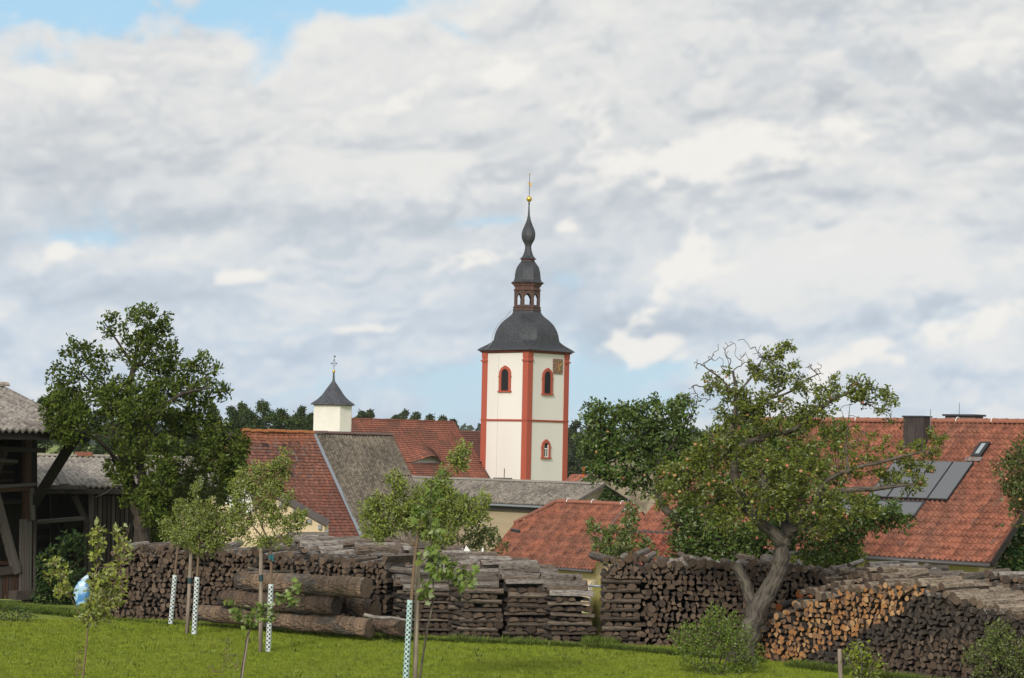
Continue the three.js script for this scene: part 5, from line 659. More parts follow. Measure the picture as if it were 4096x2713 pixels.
tree('maple_sapling', 'low leaning maple sapling with few lobed leaves in front of the felled trunks', 'tree', { ...mapleOpt, leaf: 0.12, per: 1.4, D: 33.8, seed: 313, limbs: [[[242, 706, 0, 0.012], [240.7, 678, 0, 0.012], [245, 650, 0, 0.012], [248.5, 632, 0, 0.009], [258, 624, 0, 0.006], [268, 614, 0, 0.003]], [[258, 624, 0, 0.004], [244, 612, 0, 0.003], [234, 606, 0, 0.002]], [[258, 624, 0, 0.004], [280, 606, 0, 0.003], [296, 592, 0, 0.002]]], blobs: [[266, 614, 12, 8, 14], [288, 600, 10, 8, 12], [238, 612, 6, 5, 6], [298, 587, 4, 5, 4], [232, 602, 4, 2, 2], [250, 620, 12, 6, 8]] });
tree('sapling', 'slender yellow-green young tree in the left foreground', 'tree', { ...sap, D: 33.5, seed: 317, leaf: 0.12, per: 1.9, color: [0.21, 0.235, 0.045], geo: LEAF, fluff: 0.12, ground: true, limbs: [[[80, 716, 0, 0.018], [83, 676, 0, 0.017], [87, 640, 0, 0.015], [89, 610, 0, 0.012], [96, 575, 0, 0.008], [98, 528, 0, 0.004]], [[88, 625, 0, 0.009], [108, 600, 0, 0.006], [122, 560, 0, 0.005], [130, 524, 0, 0.003]], [[88, 628, 0, 0.008], [72, 600, 0, 0.006], [58, 570, 0, 0.004], [52, 556, 0, 0.002]]], blobs: [[97, 540, 6, 22, 22], [106, 580, 18, 18, 46], [122, 545, 9, 22, 20], [60, 580, 10, 16, 20], [66, 592, 8, 6, 10], [98, 608, 14, 14, 30], [112, 596, 14, 12, 20], [90, 620, 12, 6, 10], [52, 560, 4, 6, 5]] });
tree('weed', 'thin dry weed standing beside the left foreground sapling', 'plant', { ...sap, D: 34, seed: 319, leaf: 0.045, per: 1.2, color: [0.10, 0.09, 0.03], pale: 0, ground: true, limbs: [[[74, 708, 0, 0.006], [77, 676, 0, 0.005], [79, 655, 0, 0.003]], [[80, 708, 0, 0.006], [82, 680, 0, 0.004], [86, 650, 0, 0.002]]], blobs: [[78, 666, 6, 14, 12], [84, 652, 4, 6, 4]] });
tree('weed', 'wispy tall weeds left of the small leaning maple', 'plant', { ...sap, D: 34, seed: 321, leaf: 0.05, per: 1.0, color: [0.09, 0.12, 0.03], pale: 0.05, ground: true, limbs: [[[218, 706, 0, 0.006], [222, 676, 0, 0.005], [229, 640, 0, 0.003]], [[232, 706, 0, 0.006], [233, 680, 0, 0.004], [238, 655, 0, 0.002]]], blobs: [[226, 650, 5, 16, 12], [234, 664, 5, 10, 8], [212, 668, 5, 8, 5]] });
stake('grey-brown stake with dark tie band by the rounded young tree left of the trunks', [191.5, 546, 187, 634], 47.2, 0.045, [190, 580.5]);
stake('pale stake with dark tie band in front of the felled trunks', [261, 547, 260.5, 652], 43.5, 0.043, [261, 578]);
stake('nearest tall stake beside the pale green young tree and maple', [418, 560, 415, 684], 36.6, 0.042);
stake('thin crooked grey stick leaning beside the small maple', [249, 630, 240, 690], 34, 0.022);
stake('short pale stake beside the yellow-green shrub at bottom right', [839.5, 649, 841, 684], 39.5, 0.045);
guard('white perforated tree guard leaning at the far left of the wood stack', 175, 575, 170.5, 624, 49.4, 0.058, guardM);
guard('white perforated tree guard next to the grey-brown banded stake', 197.2, 577, 194, 634, 47.0, 0.060, guardM);
guard('white perforated tree guard in front of the felled trunks', 271, 584, 268, 652, 43.6, 0.058, guardM);
guard('tall mint-green perforated tree guard in the centre foreground', 410, 600, 405.5, 686, 36.4, 0.055, guardG);
{ const p = P(270.6, 557, 43.5), t = thing('tree_tie', 'small teal strap tied round the young tree above its white guard', 'strap', p); obj('strap', sweep([V(-0.004, -0.05, 0), V(0.004, 0.05, 0)], [0.042, 0.044], 10), std([0.02, 0.12, 0.14]), t); obj('loose_end', bx(0.03, 0.14, 0.008, 0.05, -0.02, 0.03), std([0.02, 0.13, 0.16]), t); }

// ------------------------------------------------------------------ firewood
const endT = tex(128, (x, y) => { const d = Math.hypot(x - 0.5, y - 0.5) * 2, v = 0.82 + 0.22 * Math.sin(d * 34 + 2 * n2(x * 6, y * 6)) * 0.5 + 0.35 * n2(x * 20, y * 20); return [v]; });
const endM = (c) => std(c, { map: endT, roughness: 0.95 }), bkM = (c) => std(c, { map: rep(barkT, 2, 1), roughness: 0.95 });
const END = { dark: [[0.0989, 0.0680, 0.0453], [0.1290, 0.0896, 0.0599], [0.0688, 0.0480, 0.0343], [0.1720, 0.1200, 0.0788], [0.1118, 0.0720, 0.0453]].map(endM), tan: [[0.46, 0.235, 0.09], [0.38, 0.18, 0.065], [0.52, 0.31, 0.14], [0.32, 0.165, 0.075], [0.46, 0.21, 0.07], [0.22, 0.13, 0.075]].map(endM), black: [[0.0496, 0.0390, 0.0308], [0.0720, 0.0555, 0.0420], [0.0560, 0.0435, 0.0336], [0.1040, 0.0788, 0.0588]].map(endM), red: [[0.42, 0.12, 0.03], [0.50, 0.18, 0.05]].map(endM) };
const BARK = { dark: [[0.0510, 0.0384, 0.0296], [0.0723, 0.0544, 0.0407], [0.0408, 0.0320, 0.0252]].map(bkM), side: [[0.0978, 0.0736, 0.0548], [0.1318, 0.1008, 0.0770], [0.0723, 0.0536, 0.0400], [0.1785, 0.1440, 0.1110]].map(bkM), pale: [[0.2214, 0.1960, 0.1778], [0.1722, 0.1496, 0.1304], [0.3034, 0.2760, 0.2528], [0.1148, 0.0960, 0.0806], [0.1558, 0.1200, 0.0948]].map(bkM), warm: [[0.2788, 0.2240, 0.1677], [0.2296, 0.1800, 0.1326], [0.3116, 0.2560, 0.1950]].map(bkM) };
function logGeo(kind, seed) { // unit radius, length 1 along z, ends at 0 and 1; group 0 bark, group 1 ends
  const r = rng(seed), pts = []; let n;
  if (kind === 'round') { n = 8; for (let i = 0; i < n; i++) { const a = i / n * 6.283, q = 0.88 + 0.2 * r(); pts.push([Math.cos(a) * q, Math.sin(a) * q]); } }
  else if (kind === 'half') { n = 6; for (let i = 0; i < n; i++) { const a = i / (n - 1) * Math.PI, q = 0.95 + 0.16 * r(); pts.push([Math.cos(a) * 1.08 * q, Math.sin(a) * q * 1.05 - 0.42]); } }
  else { n = 5; const w = 1.3 + 0.3 * r(); for (let i = 0; i < 4; i++) { const a = lerp(Math.PI / 2 - w / 2, Math.PI / 2 + w / 2, i / 3), q = 1.45 + 0.15 * r(); pts.push([Math.cos(a) * q, Math.sin(a) * q - 0.62]); } pts.push([0.1 * (r() - 0.5), -0.85]); }
  n = pts.length; const rings = [0, 0.5, 1].map((z, k) => { const s = 0.94 + 0.12 * r(), ox = k === 1 ? 0.18 * (r() - 0.5) : 0, oy = k === 1 ? 0.18 * (r() - 0.5) : 0, e = k === 1 ? 0 : 0.04 * (r() - 0.5); return pts.map(([x, y]) => V(x * s + ox, y * s + oy, z + e * x * 0.5)); }), t = new TB();
  for (let k = 0; k < 2; k++) for (let i = 0; i < n; i++) { const j = (i + 1) % n; t.quad(rings[k][i], rings[k][j], rings[k + 1][j], rings[k + 1][i], [i / n, k / 2], [(i + 1) / n, k / 2], [(i + 1) / n, (k + 1) / 2], [i / n, (k + 1) / 2]); }
  const side = t.p.length / 3, uv = (p) => [0.5 + p.x * 0.4, 0.5 + p.y * 0.4];
  for (const [k, f] of [[0, 1], [2, 0]]) { const R = rings[k]; for (let i = 1; i + 1 < n; i++) f ? t.tri(R[0], R[i + 1], R[i], uv(R[0]), uv(R[i + 1]), uv(R[i])) : t.tri(R[0], R[i], R[i + 1], uv(R[0]), uv(R[i]), uv(R[i + 1])); }
  const g = t.geo(); g.addGroup(0, side, 0); g.addGroup(side, t.p.length / 3 - side, 1); return g;
}
const LOGS = { round: [1, 2, 3, 4].map((s) => logGeo('round', s)), half: [5, 6, 7].map((s) => logGeo('half', s)), wedge: [8, 9, 10, 11].map((s) => logGeo('wedge', s)) };
const pick = (a, r) => a[Math.floor(r() * a.length)];
// a log: start, direction, radius, length, roll, geometry, bark and end materials
class Stack {
  constructor(name, label, p, group) { this.t = thing(name, label, 'wood stack', p, 0, group); this.list = []; this.o = p; }
  log(a, d, rad, len, roll, geo, bark, end, prio = 0) { this.list.push({ a: a.clone().sub(this.o), d, rad, len, roll, geo, bark, end, prio }); }
  done(max = 300) {
    const mat = (l) => { const z = l.d.clone().normalize(), x = V(0, 1, 0).cross(z).normalize(), y = z.clone().cross(x), q = new THREE.Quaternion().setFromRotationMatrix(new THREE.Matrix4().makeBasis(x, y, z)).multiply(new THREE.Quaternion().setFromAxisAngle(V(0, 0, 1), l.roll)); return [l.a, q, Array.isArray(l.rad) ? V(l.rad[0], l.rad[1], l.len) : V(l.rad, l.rad, l.len)]; };
    this.list.sort((a, b) => b.prio - a.prio);
    for (const l of this.list.slice(0, max)) { const o = new THREE.Mesh(l.geo, [l.bark, l.end]); o.name = 'log'; o.castShadow = o.receiveShadow = true; const [p, q, s] = mat(l); o.position.copy(p); o.quaternion.copy(q); o.scale.copy(s); this.t.add(o); }
    const rest = this.list.slice(max); if (!rest.length) return this.t;
    const side = { p: [], u: [], c: [], n: [] }, ends = { p: [], u: [], c: [], n: [] }, m4 = new THREE.Matrix4(), v = V(0, 0, 0), nm = new THREE.Matrix3();
    for (const l of rest) { const g = l.geo, P0 = g.attributes.position, U0 = g.attributes.uv, N0 = g.attributes.normal; m4.compose(...mat(l)); nm.getNormalMatrix(m4); g.groups.forEach((gr, k) => { const b = k ? ends : side, c = (k ? l.end : l.bark).color; for (let i = gr.start; i < gr.start + gr.count; i++) { v.fromBufferAttribute(P0, i).applyMatrix4(m4); b.p.push(v.x, v.y, v.z); b.u.push(U0.getX(i), U0.getY(i)); b.c.push(c.r, c.g, c.b); v.fromBufferAttribute(N0, i).applyMatrix3(nm).normalize(); b.n.push(v.x, v.y, v.z); } }); }
    const mk = (b) => { const g = new THREE.BufferGeometry(); g.setAttribute('position', new THREE.Float32BufferAttribute(b.p, 3)); g.setAttribute('normal', new THREE.Float32BufferAttribute(b.n, 3)); g.setAttribute('uv', new THREE.Float32BufferAttribute(b.u, 2)); g.setAttribute('color', new THREE.Float32BufferAttribute(b.c, 3)); return g; };
    const g = mergeGeometries([mk(side), mk(ends)], true), o = new THREE.Mesh(g, [RESTB, RESTE]); o.name = 'more_logs'; o.userData.kind = 'stuff'; o.castShadow = o.receiveShadow = true; this.t.add(o); return this.t;
  }
}
const RESTB = std([1, 1, 1], { map: rep(barkT, 2, 1), vertexColors: true }), RESTE = std([1, 1, 1], { map: endT, vertexColors: true });
const UPV = V(0, 1, 0);
// face of log ends: from S along d for length len, tops h(s); the logs run inwards along n
function endFace(st, S, d, len, h, n, o = {}) {
  const r = rng(o.seed || 1), rw = o.rw || 0.122, cw = o.cw || 0.140, L = o.log || 1.0; let row = 0;
  for (let y = rw * 0.45; y < 2.4; y += rw * (0.92 + 0.12 * r()), row++) for (let s = (row % 2) * cw * 0.5 + cw * 0.3; s < len; s += cw * (0.72 + 0.55 * r())) {
    const yy = y + (r() - 0.5) * rw * 0.35 + 0.03 * fbm2(s * 1.5, y * 2, 2); if (yy > h(s)) continue;
    const q = r(), kind = q < (o.round ?? 0.16) ? 'round' : q < 0.5 ? 'half' : 'wedge', rad = rw * (0.47 + 0.27 * r()) * (kind === 'wedge' ? 0.98 : 1.0), zone = o.zone ? o.zone(s, yy) : 'dark';
    const dir = n.clone().multiplyScalar(1).addScaledVector(d, (r() - 0.5) * 0.07).add(V(0, (r() - 0.5) * 0.05, 0));
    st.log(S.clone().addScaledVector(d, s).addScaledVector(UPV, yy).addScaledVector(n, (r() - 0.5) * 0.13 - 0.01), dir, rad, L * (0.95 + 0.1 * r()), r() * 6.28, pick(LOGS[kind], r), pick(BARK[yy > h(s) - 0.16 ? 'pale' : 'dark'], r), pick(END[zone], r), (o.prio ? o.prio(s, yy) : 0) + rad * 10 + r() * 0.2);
  }
}
// loose logs lying on top of a row: they lie across the row (along c), row runs from S along d
function topLayer(st, S, d, len, y, c, o = {}) {
  const r = rng(o.seed || 1), step = o.step || 0.135, pale = o.set || 'pale'; 
  for (let lay = 0; lay < (o.layers || 2); lay++) for (let s = 0.05; s < len; s += step * (0.7 + 0.6 * r())) {
    const rad = step * (0.36 + 0.34 * r()), q = r(), kind = q < 0.78 ? 'round' : q < 0.9 ? 'half' : 'wedge', L = (o.log || 1.0) * (0.9 + 0.2 * r()), wild = r() < (o.wild ?? 0.12);
    const dir = c.clone().addScaledVector(d, (r() - 0.5) * (wild ? 1.4 : 0.16)).add(V(0, (r() - 0.5) * (wild ? 0.25 : 0.06), 0)).normalize(), yy = (typeof y === 'function' ? y(s) : y) + lay * step * 0.75 + (r() - 0.5) * 0.10 + (r() < 0.12 ? 0.09 : 0) + 0.07 * fbm2(s * 0.9 + st.list.length * 0.01, lay * 3, 2) + (wild ? 0.05 : 0);
    if (lay > 0 && r() < 0.12) continue;
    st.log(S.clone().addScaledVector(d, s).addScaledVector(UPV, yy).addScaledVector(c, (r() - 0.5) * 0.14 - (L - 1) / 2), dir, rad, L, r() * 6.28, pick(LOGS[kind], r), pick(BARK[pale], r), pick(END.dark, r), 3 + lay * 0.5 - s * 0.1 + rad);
  }
}
// criss-cross end tower: S left front corner, w along the face (1 m), n inwards
function crib(st, S, w, n, hgt, o = {}) {
  const r = rng(o.seed || 1), wd = o.width || 1.03; let y = 0.04, k = o.first || 0;
  while (y < hgt) {
    const long = k % 2, th = long ? 0.080 + 0.030 * r() : 0.108 + 0.035 * r();
    if (long) for (let i = 0; i < 2; i++) { const rad = th * (0.60 + 0.12 * r()), off = (r() - 0.5) * 0.12; st.log(S.clone().addScaledVector(n, 0.02 + i * 0.55 + (r() - 0.5) * 0.05).addScaledVector(UPV, y + th / 2).addScaledVector(w, off - 0.01), w.clone().add(V(0, (r() - 0.5) * 0.07, 0)).addScaledVector(n, (r() - 0.5) * 0.06), [rad * (1.1 + 0.4 * r()), rad], wd * (0.93 + 0.10 * r()), (r() - 0.5) * 0.5, pick(LOGS[r() < 0.5 ? 'half' : 'round'], r), pick(BARK.side, r), pick(END.dark, r), 5 - i * 2 + y * 0.1); }
    else for (let s = 0.02 + 0.05 * r(); s < wd - 0.1;) { const rad = th * (0.54 + 0.14 * r()), wide = rad * (0.9 + 0.6 * r()); s += wide; if (r() > 0.05) st.log(S.clone().addScaledVector(w, s).addScaledVector(UPV, y + th * 0.48).addScaledVector(n, (r() - 0.5) * 0.16 - 0.05), n.clone().addScaledVector(w, (r() - 0.5) * 0.08), [wide, rad], 1.0, (r() - 0.5) * 0.4, pick(LOGS[r() < 0.65 ? 'half' : 'round'], r), pick(BARK.dark, r), pick(END.dark, r), 4.6); s += wide * (1.0 + 0.35 * r()); }
    y += th; k++;
  }
  for (let i = 0; i < (o.caps ?? 3); i++) { const rad = 0.075 + 0.035 * r(); st.log(S.clone().addScaledVector(n, 0.04 + i * 0.13 + 0.05 * r()).addScaledVector(UPV, y + rad * 0.8 + i * 0.075).addScaledVector(w, (r() - 0.5) * 0.08), w.clone().add(V(0, (r() - 0.5) * 0.05, 0)), [rad * 1.2, rad], wd * (0.95 + 0.08 * r()), (r() - 0.5) * 0.6, pick(LOGS[r() < 0.5 ? 'half' : 'round'], r), pick(i === 1 ? BARK.side : BARK.pale, r), pick(END.dark, r), 7); }
}
// inner filling of a row, seen only through gaps and at its open ends
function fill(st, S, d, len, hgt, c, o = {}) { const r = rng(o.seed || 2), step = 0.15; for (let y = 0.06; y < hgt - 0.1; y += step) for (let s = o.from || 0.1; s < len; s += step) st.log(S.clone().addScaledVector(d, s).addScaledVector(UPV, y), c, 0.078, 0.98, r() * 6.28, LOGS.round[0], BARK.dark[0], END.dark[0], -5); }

const nrm = (v) => v.normalize(), perp = (d) => V(d.z, 0, -d.x); // for a direction running left to right this points away from the camera
// long stack on the left with log ends to the viewer
{
  const a = G(100, 617), b = G(386, 635.5), d = nrm(b.clone().sub(a)), L = a.distanceTo(b), n = perp(d), st = new Stack('wood_stack', 'long dark stack of split logs, ends facing us, behind the felled trunks', a);
  const hA = P(118, 545, -G(118, 618).z).y, h = (s) => { const f = s / L; return lerp(1.80, 1.72, f) * sst(-0.25, 0.5, s) + 0.05 * fbm2(s * 0.8, 3, 3) + 0.0; };
  endFace(st, a, d, L, h, n, { seed: 41, prio: (s, y) => y * 0.5 - Math.abs(s - 3) * 0.1 });
  topLayer(st, a.clone().addScaledVector(n, 0.0), d, L, (s) => h(s) + 0.02, n, { seed: 42, layers: 1, step: 0.15, wild: 0.25 });
  // a second depth of logs behind it
  topLayer(st, a.clone().addScaledVector(n, 1.05), d, L, (s) => h(s) - 0.02, n, { seed: 43, layers: 1, step: 0.15, wild: 0.3 });
  fill(st, a.clone().addScaledVector(n, 1.05), d, L, 1.7, n, { seed: 6 });
  st.done();
}
// four receding rows with criss-cross ends
const ROW = nrm(V(-0.39, 0, -0.92)), RC = V(0.92, 0, -0.39).normalize();
{
  const ends = [[424, 640, 579, 'first', 'criss-cross end directly right of the felled trunks'], [459, 641.5, 578, 'second', 'second criss-cross end, partly behind maple leaves'], [506, 642.5, 574, 'third', 'third criss-cross end, topped by bleached logs'], [550, 645.5, 586, 'fourth', 'last criss-cross end, beside the metal gate']];
  const ext = [[-0.1], [0], [0], [0]];
  ends.forEach(([px, py, top, w, label], i) => {
    const a = G(i ? px : 403, i ? py : 637.5), wd = V(1, 0, -0.02), st = new Stack('criss_cross_stack', 'receding log row, ' + label, a), nx = ends[i + 1], wl = i === 0 ? 1.22 : i === 3 ? 1.06 : 1.05, hgt = P(px + 20, top, -a.z).y;
    crib(st, a, V(0.999, 0, -0.03), ROW, hgt - 0.34, { seed: 60 + i, width: wl - 0.05, first: i % 2 });
    topLayer(st, a.clone().addScaledVector(ROW, 0.5), ROW, 10.0 - i * 0.2, (s) => hgt - 0.10 + (i === 3 ? 0.2 : 0.08) * sst(0, 4, s), V(1, 0, -0.12).normalize(), { seed: 70 + i, log: wl, layers: 2, wild: 0.2, step: 0.19 });
    fill(st, a.clone(), ROW, 10, hgt - 0.12, V(1, 0, -0.1), { seed: 4, from: 0.72 });
    st.done(240);
  });
  // two more rows behind the long stack, only their tops show
  for (const [i, px, py, off, lb] of [[0, 380, 634, 2.2, 'low row of bleached logs showing above the right end of the long stack'], [1, 352, 632, 2.6, 'row of weathered logs behind the middle of the long stack']]) {
    const a = G(px, py).addScaledVector(ROW, off * 0.9), st = new Stack('receding_stack', lb, a); topLayer(st, a, ROW, 6.5 - i * 2, (s) => 1.72, V(1, 0, -0.12).normalize(), { seed: 80 + i, layers: 2, log: 1.15, step: 0.19, wild: 0.2 }); fill(st, a, ROW, 6.5 - i * 2, 1.7, V(1, 0, -0.1), {}); st.done(130);
  }
}
// right: stack behind the apple trunk
{
  const a = G(602, 647), b = G(770, 650.5), d = nrm(b.clone().sub(a)), n = perp(d), st = new Stack('wood_stack', 'tall dark stack behind the apple trunk with criss-cross left end beside the gate', a), hgt = 1.92;
  crib(st, a, d, n, hgt - 0.34, { seed: 90, width: 0.90, caps: 0 }); 
  const a2 = a.clone().addScaledVector(d, 0.92), L = 9.5, h = (s) => 1.93 - 0.12 * sst(3.6, 5, s) - 0.50 * sst(4.6, 8.0, s) + 0.05 * fbm2(s, 7, 3);
  endFace(st, a2, d, L, h, n, { seed: 91, prio: (s, y) => (s < 3.4 ? 2 : -2) + (s > 3.6 && y > 1.4 ? 2 : 0) });
  endFace(st, a.clone().addScaledVector(UPV, hgt - 0.27), d, 0.95, (s) => 0.2, n, { seed: 96 });
  topLayer(st, a, d, L + 0.9, (s) => h(s) + 0.02, n, { seed: 92, layers: 1, wild: 0.4, step: 0.16 });
  fill(st, a.clone().addScaledVector(n, 1.0), d, L, 1.8, n, {}); topLayer(st, a.clone().addScaledVector(n, 1.0).addScaledVector(d, 0.5), d, L, (s) => h(s) - 0.02, n, { seed: 93, layers: 1, wild: 0.4, step: 0.16 });
  // a bleached root stump lying on top
  const p = P(678, 566, -a.z + 0.3).sub(st.o), r = rng(5); obj('root_stump', [smooth(sweep([p.clone().add(V(-0.30, -0.06, 0)), p.clone(), p.clone().add(V(0.25, 0.04, 0.05))], [0.12, 0.19, 0.12], 9, 0.3, 4)), smooth(sweep([p.clone(), p.clone().add(V(0.1, 0.2, 0.1))], [0.13, 0.06], 8, 0.3, 5)), smooth(sweep([p.clone(), p.clone().add(V(-0.2, 0.16, 0.05))], [0.10, 0.04], 8, 0.3, 6))], BARK.pale[2], st.t);
  st.done();
}
// the big stack at the right: fresh tan ends left, grey ends right
{
  const a = G(756, 660.5), d = nrm(V(0.62, 0, -(-0.78))), n = perp(d), st = new Stack('wood_stack', 'big stack at right with fresh orange log ends over dark grey ones', a), L = 8.6;
  const topAt = (s) => { const p = a.clone().addScaledVector(d, s), [px] = proj(p.clone().add(V(0, 1.5, 0))), T = [[752, 655], [757, 630], [768, 616], [790, 606], [809, 600], [824, 596], [838, 589.5], [860, 586], [884, 583], [922, 584], [935, 588], [960, 598], [975, 603], [998, 607], [1024, 616], [1060, 625], [1100, 636]]; let i = 0; while (i < T.length - 2 && px > T[i + 1][0]) i++; const py = lerp(T[i][1], T[i + 1][1], clamp((px - T[i][0]) / (T[i + 1][0] - T[i][0]))); const D = -p.z; return Math.max(0.05, P(px, py, D).y); };
  const S2 = 0.06; const cache = []; for (let s = 0; s <= L + 0.2; s += S2) cache.push(topAt(s)); const h = (s) => cache[Math.round(s / S2)] - 0.05;
  const inside = (x, y, poly) => { let c = false; for (let i = 0, j = poly.length - 1; i < poly.length; j = i++) { const [xi, yi] = poly[i], [xj, yj] = poly[j]; if ((yi > y) !== (yj > y) && x < (xj - xi) * (y - yi) / (yj - yi) + xi) c = !c; } return c; };
  const TAN = [[740, 672], [748, 640], [766, 606], [838, 580], [926, 576], [928, 592], [908, 600], [898, 612], [880, 624], [862, 628], [848, 640], [830, 646], [808, 656], [790, 668]], GR = [[926, 576], [1030, 600], [1030, 640], [960, 640], [900, 636], [860, 652], [850, 668], [790, 690], [790, 668], [830, 646], [880, 624]];
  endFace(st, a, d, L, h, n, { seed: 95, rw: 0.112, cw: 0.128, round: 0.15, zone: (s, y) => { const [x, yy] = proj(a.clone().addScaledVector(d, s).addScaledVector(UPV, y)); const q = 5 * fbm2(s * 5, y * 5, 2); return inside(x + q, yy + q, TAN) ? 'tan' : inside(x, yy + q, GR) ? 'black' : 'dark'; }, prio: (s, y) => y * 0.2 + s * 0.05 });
  topLayer(st, a.clone().addScaledVector(d, 1.2), d, L - 1.2, (s) => h(s + 1.2) + 0.01, n, { seed: 97, layers: 1, set: 'warm', wild: 0.05, step: 0.15 });
  st.done(300);
  // long rows behind it, tops of peeled poles
  for (let i = 1; i < 5; i++) {
    const p = a.clone().addScaledVector(n, i * 1.02).addScaledVector(d, 0.6 - i * 0.25), sr = new Stack('receding_stack', ['', 'second row behind the orange log ends, topped by pale peeled poles', 'third row behind the orange log ends, topped by grey branches', 'fourth row behind the orange log ends with crooked branches on top', 'farthest row before the large house, topped by rough branches'][i], p), hh = (s) => { const q = p.clone().addScaledVector(d, s), px = proj(q.clone().setY(1.5))[0], at = (T) => { let k = 0; while (k < T.length - 2 && px > T[k + 1][0]) k++; return lerp(T[k][1], T[k + 1][1], clamp((px - T[k][0]) / (T[k + 1][0] - T[k][0]))); }; const f = at([[752, 640], [790, 606], [838, 589.5], [884, 583], [935, 588], [998, 607], [1024, 616], [1100, 636]]), g = at([[760, 570], [789, 568], [846, 568], [876, 569], [905, 575], [937, 582], [998, 590], [1024, 594], [1100, 608]]); return Math.max(0.3, P(px, lerp(f, g, Math.min(1, 0.12 + i * 0.24)), -q.z).y - 0.06) + 0.04 * fbm2(s, i * 3, 2); };
    topLayer(sr, p, d, 8.0, hh, n, { seed: 100 + i, layers: i < 3 ? 1 : 2, set: i < 3 ? 'warm' : 'pale', wild: i < 3 ? 0.06 : 0.4, step: 0.15 });
    fill(sr, p, d, 8.0, 1.5, n, { from: 0.0 }); sr.done(140);
  }
  const e = G(1040, 640).setY(0), se = new Stack('wood_stack', 'small stack of dark log ends at the right edge above the pale poles', P(985, 640, 43.2).setY(0)); 
  endFace(se, se.o, nrm(V(0.8, 0, 0.6)), 3, (s) => P(1000, 580, 43).y - 0.05 * s, perp(nrm(V(0.8, 0, 0.6))), { seed: 121, prio: (s, y) => y * 3 }); topLayer(se, se.o, nrm(V(0.8, 0, 0.6)), 3, P(1000, 579, 43).y, perp(nrm(V(0.8, 0, 0.6))), { seed: 122, layers: 1 }); se.done(160);
}
// short fresh-cut round logs lying on the slope of the big stack
[[800, 594, 0.105, 'upper left of the two orange-ended logs lying behind the big stack'], [811, 594, 0.10, 'upper right of the two orange-ended logs lying behind the big stack'], [779, 607, 0.09, 'orange-ended log standing out beside the leaning apple trunk'], [778, 617, 0.085, 'dark log with orange end at the foot of the leaning trunk'], [795, 603.5, 0.075, 'pale-ended log lying below the two orange-ended logs']].forEach(([x, y, r, label], i) => {
  const p = P(x, y, 44.3 + (i < 2 ? 0.9 : 0.1)), t = thing('cut_log', label + '', 'log', p), g = LOGS.round[i % 4], o = obj('bark', g, [BARK.dark[i % 3], i === 4 ? END.tan[2] : END.red[i % 2]], t); o.scale.set(r, r, 0.9); o.quaternion.setFromUnitVectors(V(0, 0, 1), nrm(V(i === 3 ? -0.8 : 0.45, 0.05, i === 3 ? -0.6 : -0.9)));
  const f = obj('cut_face', new THREE.CircleGeometry(r * 0.9, 14), i === 4 ? END.tan[2] : END.red[i % 2], t); const dd = nrm(V(i === 3 ? 0.8 : -0.45, -0.05, i === 3 ? 0.6 : 0.9)); f.quaternion.setFromUnitVectors(V(0, 0, 1), dd); f.position.copy(dd.clone().multiplyScalar(0.03));
});

